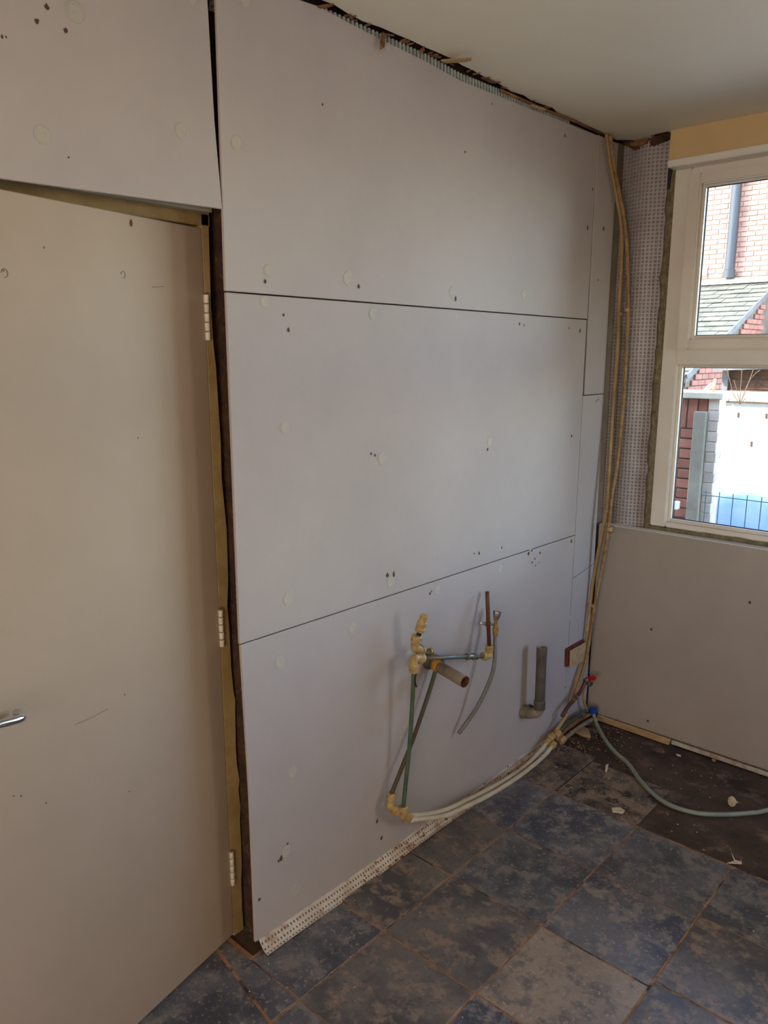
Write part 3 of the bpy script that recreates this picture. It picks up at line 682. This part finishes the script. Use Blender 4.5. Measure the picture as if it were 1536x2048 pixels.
# waste outlet: grey pipe poking out of the board
wo_ = empty('waste_outlet', 'short grey waste pipe poking out of the board under the horizontal copper pipe', 'pipe')
a = p0(862, 1324, 0.012); b_ = p0(930, 1364, .175); dv = unit(a, b_)
v, f = sweep([a-dv*.02, b_], .0200, 24, (True, False)); obj('waste_pipe', mesh('waste_pipe', v, f, True), M_waste, wo_)
turned('pipe_bore', b_-dv*.11, dv, [(0, .0172), (.1095, .0172), (.1105, .0186), (.110, .0202)], M_latch, wo_, seg=24, cap=(True, False))
turned('sealant_ring', a+dv*.022, dv, [(0, .0204), (.003, .0212), (.018, .0212), (.022, .0204)], M_yellow, wo_, seg=24, label='yellow sealant band')
turned('socket_rim', a-dv*.012, dv, [(0, .030), (.010, .0295), (.018, .0235), (.020, .021)], M_waste2, wo_, seg=24)

# upright trap pipe
tp = empty('waste_standpipe', 'dark grey upright waste pipe on a dirty elbow beside the corner', 'pipe')
t0 = p0(1084, 1294, .075); t1 = p0(1079, 1412, .075)
turned('standpipe', t1, (t0-t1), [(-.012, .0235), (.022, .0235), (.026, .0205), ((t0-t1).length-.045, .0205), ((t0-t1).length-.040, .0215), ((t0-t1).length, .0215)], M_waste2, tp, seg=24, cap=(True, False))
turned('pipe_mouth', t0+(t1-t0)*.12, (t0-t1), [(0, .017), ((t0-t1).length*.12-.001, .017), ((t0-t1).length*.12+.0005, .0195), ((t0-t1).length*.12, .0217)], M_cem, tp, seg=24, cap=(True, False))
ec = t1+Vector((-.006, 0, -.030))
tube('elbow', [t1+Vector((0, 0, -.004)), ec+Vector((0, 0, .006)), ec+Vector((-.012, -.006, -.004)), p0(1058, 1426, .028)], .0215, M_waste, tp, seg=20, label='dusty brown elbow')
q = p0(1058, 1426, .03); dv = unit(ec, q)
turned('elbow_nut', q-Vector((1, 0, 0))*.002, (-1, .0, 0), [(0, .023), (.001, .026), (.014, .026), (.016, .030), (.022, .030), (.028, .026)], M_waste, tp, seg=10)
turned('seal_ring', p0(1062, 1424, .014), (-1, 0, 0), [(0, .0285), (.012, .0285)], M_black, tp, seg=20)

def cor(x, y, Y, m=.020):
    p = at(x, y, 1, Y)
    return p if p.x >= m else at(x, y, 0, m)
# corner riser pipes clipped together
riseA = [(1213, 268, .012), (1222, 330, .012), (1233, 390, .015), (1243, 458, .02), (1242, 537, .02), (1238, 616, .02), (1236, 690, .02), (1229, 786, .015), (1222, 891, .0), (1215, 1010, -.022), (1205, 1063, -.028), (1187, 1156, -.028), (1181, 1204, -.028), (1170, 1306, -.03), (1155, 1358, -.04), (1143, 1408, -.05)]
ra = empty('riser_pipe', 'smooth cream painted riser pipe in the corner, left of the pair', 'pipe', 'cream riser pipes in the corner')
tube('pipe', [cor(x, y, d-.022) for x, y, d in riseA], .0082, M_cpipe, ra, seg=12)
riseB = [(1220, 270, .008), (1228, 330, .008), (1237, 379, .008), (1247, 431, .008), (1253, 484, .008), (1255, 537, .008), (1256, 617, .008), (1253, 690, .008), (1250, 759, .006), (1246, 812, .003), (1241, 865, .0), (1234, 931, -.01), (1225, 984, -.022), (1219, 1037, -.032), (1214, 1075, -.034), (1203, 1140, -.034), (1195, 1181, -.036), (1187, 1225, -.042), (1180, 1270, -.05), (1172, 1320, -.055), (1158, 1366, -.065), (1144, 1405, -.075)]
rb = empty('riser_pipe', 'rough blotchy cream riser pipe in the corner, right of the pair', 'pipe', 'cream riser pipes in the corner')
tube('pipe', [cor(x, y, d-.022, .034) for x, y, d in riseB], [.0078+random.uniform(-.0006, .0009) for _ in range(6*(len(riseB)-1)+1)], M_cpipe2, rb, seg=10)
def clip(P, dirv, parent, r=.0125, L=.014): turned('pipe_clip', P-dirv*L/2, dirv, [(0, r*.85), (.002, r), (L-.002, r), (L, r*.85)], M_cpipe, parent, seg=12)
clip(cor(1240, 628, -.002), Vector((0, 0, 1)), ra); clip(cor(1254, 620, -.014), Vector((0, 0, 1)), rb)
clip(cor(1214, 1022, -.046), Vector((-.1, 0, 1)).normalized(), ra); clip(cor(1219, 1058, -.055), Vector((-.1, 0, 1)).normalized(), rb, r=.015, L=.020)
tube('clip_nail', [at(1219, 1064, 1, -.062), at(1231, 1067, 1, -.066)], .0025, M_brass, rb, seg=6, curve=False)
clip(cor(1181, 1210, -.05), Vector((-.1, 0, 1)).normalized(), ra, r=.013); clip(cor(1188, 1212, -.06, .034), Vector((-.1, 0, 1)).normalized(), rb, r=.011)

# socket plate with its red box
skt = empty('wall_socket', 'old cream socket plate over a red box near the corner pipes', 'socket')
sp = [wpt(1133, 1297), (wpt(1133, 1297)[0], wpt(1133, 1334)[1]), wpt(1163, 1315), wpt(1165, 1280)]
sp = [wpt(1132, 1299), wpt(1131, 1334), wpt(1163, 1316), wpt(1166, 1280)]
prism('back_box', [(.002, p[0]-.012, p[1]+.008) for p in sp], (.012, 0, 0), M_redbox, skt, bev=.002, label='red brown box edge')
prism('socket_plate', [(.016, p[0], p[1]) for p in sp], (.010, 0, 0), M_socket, skt, bev=.003)
c_ = sum((Vector((.026, p[0], p[1])) for p in sp), Vector())/4
for dz in (-.02, .02): turned('plate_screw', c_+Vector((0, dz, -dz*.2)), (1, 0, 0), [(0, .0035), (.001, .003)], M_brass, skt, seg=8)

# stop valve with red lever on a brown stub
sv = empty('stop_valve', 'brass stop valve with a red lever on a brown copper stub in the corner', 'valve')
s0 = cor(1137, 1412, -.085, .05); s1 = cor(1160, 1385, -.085, .05); s2 = cor(1171, 1362, -.08, .05)
tube('copper_stub', [cor(1124, 1432, -.10, .05), s0, s1, s2], .0085, M_copper, sv, seg=12)
for k in (.35, .62): turned('nut', s0.lerp(s1, k), unit(s0, s1), [(0, .009), (.001, .0125), (.010, .0125), (.011, .009)], M_nickel, sv, seg=6)
vb = at(1174, 1363, 1, -.085)
turned('valve_body', vb-Vector((.014, 0, -.004)), (1, -.35, -.12), [(0, .010), (.008, .013), (.010, .016), (.020, .016), (.024, .012), (.036, .012), (.038, .014), (.044, .014), (.044, .010), (.030, .009)], M_nickel, sv, seg=16)
prism('red_lever', [at(*q_, 1, -.090) for q_ in ((1173, 1356), (1177, 1352), (1190, 1353), (1193, 1357), (1188, 1361), (1178, 1362))], (0, .008, 0), M_red, sv, bev=.002, label='red lever')
turned('lever_stem', vb+Vector((0, 0, .004)), (0, 0, 1), [(0, .006), (.016, .006)], M_nickel, sv, seg=8)

# pale hose with a blue clamp
hs = empty('floor_hose', 'pale green grey hose with a blue connector curving over the floor', 'hose')
hpts = [at(1187, 1428, 1, -.07), at(1192, 1445, 1, -.10), at(1200, 1462, 1, -.145)]
for (x, y), z in zip(((1212, 1482), (1231, 1505), (1256, 1527), (1280, 1560), (1304, 1586), (1330, 1605), (1360, 1618), (1400, 1627), (1450, 1629), (1500, 1626), (1536, 1620), (1640, 1590), (1800, 1530)), (.03, .018, .012, .010, .0095, .0095, .0095, .0095, .0095, .0095, .0095, .0095, .0095)):
    hpts.append(at(x, y, 2, z))
tube('hose', hpts, .0085, M_ghose, hs, seg=14)
hc = at(1186, 1423, 1, -.065); hdv = unit(hc, hpts[1])
turned('blue_connector', hc-hdv*.018, hdv, [(0, .012), (.004, .0185), (.012, .020), (.013, .0165), (.020, .0165), (.021, .0195), (.030, .0190), (.034, .012)], M_bluep, hs, seg=10, label='blue plastic connector')
for a_ in (-.013, .012):
    c = hc+Vector((a_, 0, .014)); box('clamp_lug', c-Vector((.004, .004, .006)), c+Vector((.004, .004, .007)), M_bluep, hs, bev=.0015)
# short bundle between corner and the white pipes
bt = empty('corner_pipe_bundle', 'dusty bundle of short feed pipes on the floor in the corner', 'pipes')
for nm, pts, r, m_ in (('feed_pipe', ((1100, 1478, .042), (1112, 1462, .044), (1122, 1447, .05), (1134, 1428, .05)), .0085, M_cpipe),
                       ('feed_pipe', ((1112, 1482, .060), (1124, 1466, .062), (1150, 1446, .060), (1172, 1432, .058), (1184, 1428, .058)), .0085, M_laths),
                       ('feed_pipe', ((1120, 1488, .068), (1138, 1470, .068), (1165, 1450, .07), (1186, 1438, .075)), .0095, M_waste),
                       ('feed_pipe', ((1114, 1472, .05), (1128, 1452, .05), (1148, 1438, .045), (1170, 1422, .04)), .0075, M_verd),
                       ('orange_pipe', ((1171, 1382, .03), (1167, 1395, .03), (1170, 1410, .032), (1176, 1424, .04)), .007, M_frame)):
    tube(nm, [p0(x, y, d) for x, y, d in pts], r, m_, bt, seg=10)
turned('blue_ring', p0(1160, 1436, .047), unit(p0(1160, 1436, .047), p0(1170, 1426, .044)), [(0, .009), (.002, .0115), (.016, .0115), (.018, .009)], M_bluep, bt, seg=12, label='blue pipe ring')
for x, y, d in ((1098, 1478, .045), (1110, 1472, .052), (1120, 1484, .066)):
    q = p0(x, y, d); collar('collar', q, Vector((.1, 1, .25)).normalized(), M_fit, bt, r=.0155, L=.032)

# ------------------------------------------------------------------ small things on the floor
rc = random.Random(11); cd_ = []
for k in range(240):
    x, y = abs(rc.gauss(.09, .08))+.01, -abs(rc.gauss(.16, .14))-.01
    if x < .012 or y > -.02: continue
    r = rc.uniform(.002, .008); c = Vector((x, y, r*.35))
    vv = [c+Vector(d)*r*rc.uniform(.6, 1.2) for d in ((1, 0, 0), (0, 1, 0), (-1, 0, 0), (0, -1, 0), (0, 0, .6), (0, 0, -.6))]
    cd_.append((vv, [(0, 1, 4), (1, 2, 4), (2, 3, 4), (3, 0, 4), (1, 0, 5), (2, 1, 5), (3, 2, 5), (0, 3, 5)]))
obj('corner_rubble', join_me('rubble', cd_), M_dirt, None, label='brown rubble heaped in the floor corner under the pipes', cat='debris', kind='stuff')
def flat(name, pts, h, m_, label, z=.001, cat='debris', bev=.0006):
    P = [at(x, y, 2, z) for x, y in pts]
    return prism(name, P, (0, 0, h), m_, None, bev=bev, label=label, cat=cat)
flat('wood_offcut', [(1150, 1466), (1168, 1459), (1177, 1463), (1181, 1477), (1166, 1474)], .014, M_wood, 'pale wedge shaped wood offcut below the corner pipes')
flat('wood_chip', [(1223, 1618), (1240, 1617), (1250, 1624), (1246, 1628), (1225, 1625)], .006, M_flake, 'pinkish broken chip beside the dark grout line')
tube('thin_stick', [at(1244, 1624, 2, .004), at(1268, 1630, 2, .003)], .0025, M_laths, seg=6, curve=False, label='thin dark stick end touching the pinkish chip', cat='debris')
flat('paint_flake', [(1211, 1532), (1217, 1529), (1216, 1537), (1213, 1546), (1210, 1544)], .005, M_flake, 'small upright white paint flake left of the hose')
flat('paint_flake', [(1352, 1509), (1361, 1511), (1362, 1514), (1354, 1512)], .004, M_flake, 'tiny white flake near the batten end')
flat('paint_flake', [(1423, 1519), (1432, 1519), (1431, 1524), (1425, 1523)], .004, M_wood, 'tiny tan flake near the grey strip')
flat('tape_scrap', [(1462, 1704), (1470, 1720), (1482, 1724), (1481, 1715), (1484, 1729), (1453, 1727), (1468, 1722)], .002, M_flake, 'thin white v-shaped scrap on the tiles at right')
plug = empty('wall_plug', 'white mushroom wall plug with a screw on the brown floor', 'fixing')
pc = at(1464, 1603, 2, .020); pd = (at(1484, 1606, 2, .006)-pc).normalized()
turned('plug_head', pc-pd*.003, pd, [(0, .010), (.001, .019), (.004, .019), (.007, .010), (.010, .0055), (.026, .0045)], M_flake, plug, seg=18)
turned('screw', pc+pd*.02, pd, [(0, .0030), (.016, .0026), (.022, .0005)], M_rust, plug, seg=8)
rr = random.Random(4); cr = []
for k in range(150):
    if k < 80: x, y = rr.uniform(.0, .75), rr.uniform(-.62, -.06)
    else: x, y = rr.uniform(.05, 1.6), rr.uniform(-2.3, -.62)
    r = rr.uniform(.0010, .0030) * (1.3 if k < 150 else .8)
    c = Vector((x, y, r*.4))
    vv = [c+Vector(d)*r*rr.uniform(.6, 1.2) for d in ((1, 0, 0), (0, 1, 0), (-1, 0, 0), (0, -1, 0), (0, 0, .5), (0, 0, -.5))]
    cr.append((vv, [(0, 1, 4), (1, 2, 4), (2, 3, 4), (3, 0, 4), (1, 0, 5), (2, 1, 5), (3, 2, 5), (0, 3, 5)]))
obj('floor_grit', join_me('grit', cr), M_flake, None, label='pale grit scattered over tiles and brown floor', cat='debris', kind='stuff')

# ------------------------------------------------------------------ outside
box('ground_outside', (-14, .42, -.45), (8, 14, -.35), M_conc, kind='structure', label='concrete yard outside the window', cat='ground')
YH = 10.0
nh = empty('neighbour_house', 'sunlit brick house across the yard', 'building')
box('wall', (-12, YH+.02, -.4), (-1.2, YH+.5, 6.2), M_emort, nh)
bme = box_me('brick', (-.1075, 0, -.0325), (.1075, .03, .0325), .004); bme.materials.append(M_ebrick)
hb_ = box_me('brick', (-.051, 0, -.0325), (.051, .03, .0325), .004); hb_.materials.append(M_ebrick)
z = 2.93; k = 0
while z < 4.70:
    xx = -4.25 + (.1125 if k % 2 else 0)
    while xx < -2.05:
        o = obj('brick', bme, None, nh, loc=(xx, YH-.004+random.uniform(-.003, .003), z)); xx += .2255
    z += .0755; k += 1
far = []
bk = 0
for z_ in [(-.3+.0755*i) for i in range(85)]:
    bk += 1
    for i in range(80):
        x_ = -12+.2255*i+(.1125 if bk % 2 else 0)
        if x_ > -1.32: continue
        if -4.4 < x_ < -1.95 and 2.86 < z_ < 4.72: continue
        if z_ < 2.0: continue
        far.append(boxvf((x_-.1075, YH-.003, z_-.0325), (x_+.1075, YH+.021, z_+.0325)))
obj('brickwork', join_me('brickwork', far), M_ebrick, nh, kind='stuff')
dp = empty('soil_pipe', 'grey soil pipe on the sunlit brick house', 'pipe')
pa, pb_ = at(1455, 556, 1, YH-.12), at(1455, 330, 1, YH-.12)
xp = pa.x+.02
turned('pipe', (xp, YH-.12, pa.z), (0, 0, 1), [(0, .09), (.12, .09), (.13, .075), (1.45, .075), (1.46, .09), (1.6, .09), (1.61, .075), (3.2, .075)], M_dpipe, dp, seg=16)
tube('branch', [(xp, YH-.12, pa.z+1.42), (xp+.16, YH-.11, pa.z+1.62), (xp+.42, YH-.08, pa.z+1.75), (xp+.9, YH-.08, pa.z+1.78)], .05, M_dpipe, dp, seg=12)
vt_ = at(1405, 543, 1, YH-.02)
box('wall_vent', (vt_.x-.12, YH-.06, vt_.z-.07), (vt_.x+.07, YH-.001, vt_.z+.07), M_whiteb, None, bev=.01, label='small white vent box left of the soil pipe', cat='vent')

# lean-to with slates
lt = empty('lean_to', 'slate roofed brick lean-to below the brick house wall', 'building')
xv = -2.14; T0 = Vector((xv, 9.975, 2.80)); E0 = Vector((xv, 6.54, 1.42)); sd = (E0-T0).normalized(); sn = Vector((0, -sd.z, sd.y))
if sn.z < 0: sn = -sn
slope = (E0-T0).length; XW = -7.0
prism('roof_deck', [T0, E0, E0-Vector((0, 0, .08)), T0-Vector((0, 0, .08))], (XW-xv, 0, 0), M_barge, lt)
prism('side_wall', [(xv-.05, 9.98, -.4), (xv-.05, 6.66, -.4), (xv-.05, 6.66, 1.38), (xv-.05, 9.98, 2.70)], (-.2, 0, 0), M_ymort, lt)
box('front_wall', (XW, 6.66, -.4), (xv-.06, 6.86, 1.36), M_emort, lt)
prism('barge_board', [T0+Vector((0, 0, .03)), E0+Vector((0, 0, .03)), E0-Vector((0, 0, .03)), T0-Vector((0, 0, .03))], (.02, 0, 0), M_barge, lt, label='pale verge strip')
prism('lead_flashing', [T0+Vector((.0, -.2, -.02)), T0+Vector((0, -.02, .08)), T0+Vector((0, 0, .08)), T0+Vector((0, 0, -.0))], (XW-xv, 0, 0), M_cop, lt, label='pale flashing strip')
sw, sh, th = .26, .20, .012
sv_, sf_ = boxvf((-sw/2+.003, 0, 0), (sw/2-.003, sh*1.25, th)) , None
def slate_me():
    P = [(-sw/2+.004, sd*0), ]
    me = bpy.data.meshes.new('slate')
    vv = []
    for x in (-sw/2+.004, sw/2-.004):
        for s_, n1 in ((-.02, .004), (sh*1.0, .022), (sh*1.0, .034), (-.02, .014)):
            p = sd*s_+sn*n1; vv.append((x, p.y, p.z))
    return mesh('slate', vv, [(0, 1, 2, 3), (7, 6, 5, 4), (0, 4, 5, 1), (1, 5, 6, 2), (2, 6, 7, 3), (3, 7, 4, 0)])
sme = slate_me(); sme.materials.append(M_slate)
hsme = sme.copy()
for v_ in hsme.vertices: v_.co.x *= .5
rows = int(slope/sh); cnt = 0; rest = []
for j in range(rows+1):
    for i in range(int((xv-XW)/sw)):
        x = xv-.13-sw*i-(sw/2 if j % 2 else 0)
        if i == 0 and j % 2:
            o = obj('slate', hsme, None, lt, loc=Vector((xv-.065, T0.y, T0.z))+sd*(j*sh))
        base_ = Vector((x, T0.y, T0.z))+sd*(j*sh)
        if x > -4.3:
            o = obj('slate', sme, None, lt, loc=base_+sn*random.uniform(-.004, .004)); cnt += 1
        else: rest.append(([Vector(v_.co)+base_ for v_ in sme.vertices], [tuple(p_.vertices) for p_ in sme.polygons]))
obj('slates', join_me('slates', rest), M_slate, lt, kind='stuff')
cme = box_me('brick', (0, -.1075, -.0325), (.03, .1075, .0325), .004); cme.materials.append(M_ybrick)
for j in range(19):
    zz = 1.10+.0755*j
    for i in range(12):
        yy = 6.80+.2255*i+(.1125 if j % 2 else 0)
        if zz < 1.30+(yy-.11-6.54)*.399 and yy < 9.9: obj('brick', cme, None, lt, loc=(xv-.052, yy, zz))
for j in range(6):
    for i in range(10):
        obj('brick', bme, None, lt, loc=(xv-.17-.2255*i-(.1125 if j % 2 else 0), 6.650, .96+.0755*j))

# small shed roof beyond the yard wall
sh_ = empty('shed', 'brown timber shed with a dark roof behind the yard wall', 'building')
a = at(1490, 800, 1, 5.2)
for i in range(9): box('cladding_board', (a.x-.18, 5.2, .60+.105*i), (a.x+2.4, 5.23, .70+.105*i), M_old, sh_, bev=.004)
box('corner_post', (a.x-.24, 5.18, -.35), (a.x-.18, 5.25, 1.55), M_barge, sh_)
prism('shed_roof', [(a.x-.30, 5.05, 1.52), (a.x+2.5, 5.05, 1.66), (a.x+2.5, 5.05, 1.70), (a.x-.30, 5.05, 1.56)], (0, 1.0, .15), M_barge, sh_)
box('shed_body', (a.x-.17, 5.232, -.35), (a.x+2.4, 6.1, 1.50), M_barge, sh_)

# yard wall, end pier and coping
yw = empty('yard_wall', 'red brick yard wall end with grey render strip and stone coping', 'wall')
YW = 2.6
box('wall_core', (-3.4, YW+.012, -.35), (-.47, YW+.12, 1.36), M_ymort, yw)
ybm = box_me('brick', (-.1075, 0, -.0325), (.1075, .04, .0325), .004); ybm.materials.append(M_ybrick)
ysol = box_me('brick', (-.0325, 0, -.1075), (.0325, .04, .1075), .004); ysol.materials.append(M_ybrick)
ct_ = at(1360, 783, 1, YW-.03).z; cb2 = at(1360, 796, 1, YW-.03).z
for i in range(12): obj('brick', ysol, None, yw, loc=(-.425-.0755*i, YW, cb2-.112), label='soldier brick')
for j in range(15):
    for i in range(4):
        x_ = -.5425-.2255*i-(.1125 if j % 2 else 0)
        obj('brick', ybm, None, yw, loc=(x_, YW, cb2-.262-.0755*j))
box('coping', (-3.4, YW-.04, cb2), (-.355, YW+.16, ct_), M_cop, yw, bev=.006, label='pale stone coping')
box('render_strip', (-.550, YW-.045, -.35), (-.458, YW+.01, at(1395, 822, 1, YW).z), M_cem, yw, bev=.006, label='grey green cement strip')
ppb = box_me('brick', (-.037, 0, -.0345), (.037, .06, .0345), .003); ppb.materials.append(M_sunbrick)
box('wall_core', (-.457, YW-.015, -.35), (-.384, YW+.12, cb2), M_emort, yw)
for j in range(22): obj('brick', ppb, None, yw, loc=(-.417+(.005 if j % 2 else 0), YW-.02, cb2-.045-.0755*j), label='end brick with sunlight painted in')
# pale wall and board farther back
pw = empty('painted_screen', 'white painted board panel blazing in the sun below the coping', 'panel')
zt = at(1480, 806, 1, 3.4).z
box('panel', (-1.0, 3.4, .0), (1.6, 3.44, zt), M_whiteb, pw, bev=.004)
for i in range(3): box('rail', (-1.0, 3.44, .2+.45*i), (1.6, 3.49, .27+.45*i), M_cem, pw)
for x_, y_ in ((1477, 830), (1533, 832), (1503, 888)):
    p = at(x_, y_, 1, 3.4); box('dark_knot', (p.x-.008, 3.394, p.z-.02), (p.x+.008, 3.40, p.z+.02), M_hole, pw)
for i in range(5): box('coping_slab', (-1.15+i*.58, 3.36, zt+.012), (-1.15+i*.58+.572, 3.62, zt+.085), M_cop, pw, bev=.005)
# wire fence
wf = empty('wire_fence', 'dark green wire mesh fence panel in front of the blue sheet', 'fence')
fz = at(1470, 997, 1, 2.0).z
for i in range(16):
    x_ = at(1432, 1065, 1, 2.0).x - .0 + .0865*(i-1)
    tube('upright_wire', [(x_, 2.0, -.35), (x_, 2.0, fz+.03)], .0034, M_gwire, wf, seg=6, curve=False)
for z_ in (fz, fz-.35, fz-.7): tube('cross_wire', [(-.25, 1.994, z_), (1.2, 1.994, z_)], .0032, M_gwire, wf, seg=6, curve=False)
# blue sheet heap
def heap(name, x0, x1, y0, y1, h, m_, label, seed):
    r_ = random.Random(seed); nx, ny = 26, 14; v, f = [], []
    for i in range(nx+1):
        for j in range(ny+1):
            a_, b = i/nx, j/ny
            e = (math.sin(math.pi*a_)**.35)*(math.sin(math.pi*b)**.4)
            z_ = -.35+(h+.35)*e*(1+.10*math.sin(9*a_+seed)+.07*math.sin(13*b+5*a_))+r_.uniform(-.01, .01)
            v.append((x0+(x1-x0)*a_, y0+(y1-y0)*b, z_))
    for i in range(nx):
        for j in range(ny):
            q_ = i*(ny+1)+j; f.append((q_, q_+1, q_+ny+2, q_+ny+1))
    return obj(name, mesh(name, v, f, True), m_, None, label=label, cat='sheet')
heap('tarpaulin', -1.1, 1.4, 2.86, 3.10, .40, M_tarp, 'blue and orange tarpaulin heap behind the wire fence', 2)
heap('plastic_sheet', -1.3, 1.4, 3.13, 3.37, .50, M_tarpw, 'pale blue plastic sheet heaped against the white panel', 5)
# twigs above the coping, orange stake with cable
tw = empty('bare_twigs', 'thin bare twigs growing in front of the coping', 'plant')
root = Vector((-.30, 3.3, -.35))
c0 = at(1480, 808, 1, 3.3)
tube('stem', [(c0.x+.02, 3.352, zt+.04), (c0.x+.01, 3.33, zt+.02), c0], .004, M_twig, tw, seg=6)
for (a_, b_) in (((1466, 785), (1452, 730)), ((1481, 780), (1486, 715)), ((1488, 790), (1512, 725)), ((1476, 790), (1468, 760)), ((1500, 760), (1520, 740))):
    tube('twig', [c0, at(*a_, 1, 3.28), at(*b_, 1, 3.26)], [.0032]*7+[.0026]*5+[.0018], M_twig, tw, seg=5)
st = empty('orange_stake', 'short orange stake with a white cable on the coping', 'stake')
p_ = at(1427, 784, 1, 2.7); p2_ = at(1428, 757, 1, 2.7)
tube('stake', [(p_.x, 2.7, ct_), (p_.x+.004, 2.7, p2_.z)], .010, M_frame, st, seg=8, curve=False)
tube('cable', [at(1405, 785, 1, 2.6), at(1415, 773, 1, 2.62), at(1424, 767, 1, 2.66), at(1426, 772, 1, 2.66), at(1414, 779, 1, 2.62)], .006, M_whiteb, st, seg=8)
ss = at(1345, 1004, 1, 2.5)
box('white_bracket', (ss.x-.005, 2.52, ss.z-.06), (ss.x+.03, 2.58, ss.z), M_whiteb, None, bev=.005, label='small white bracket low on the red brick wall', cat='bracket')
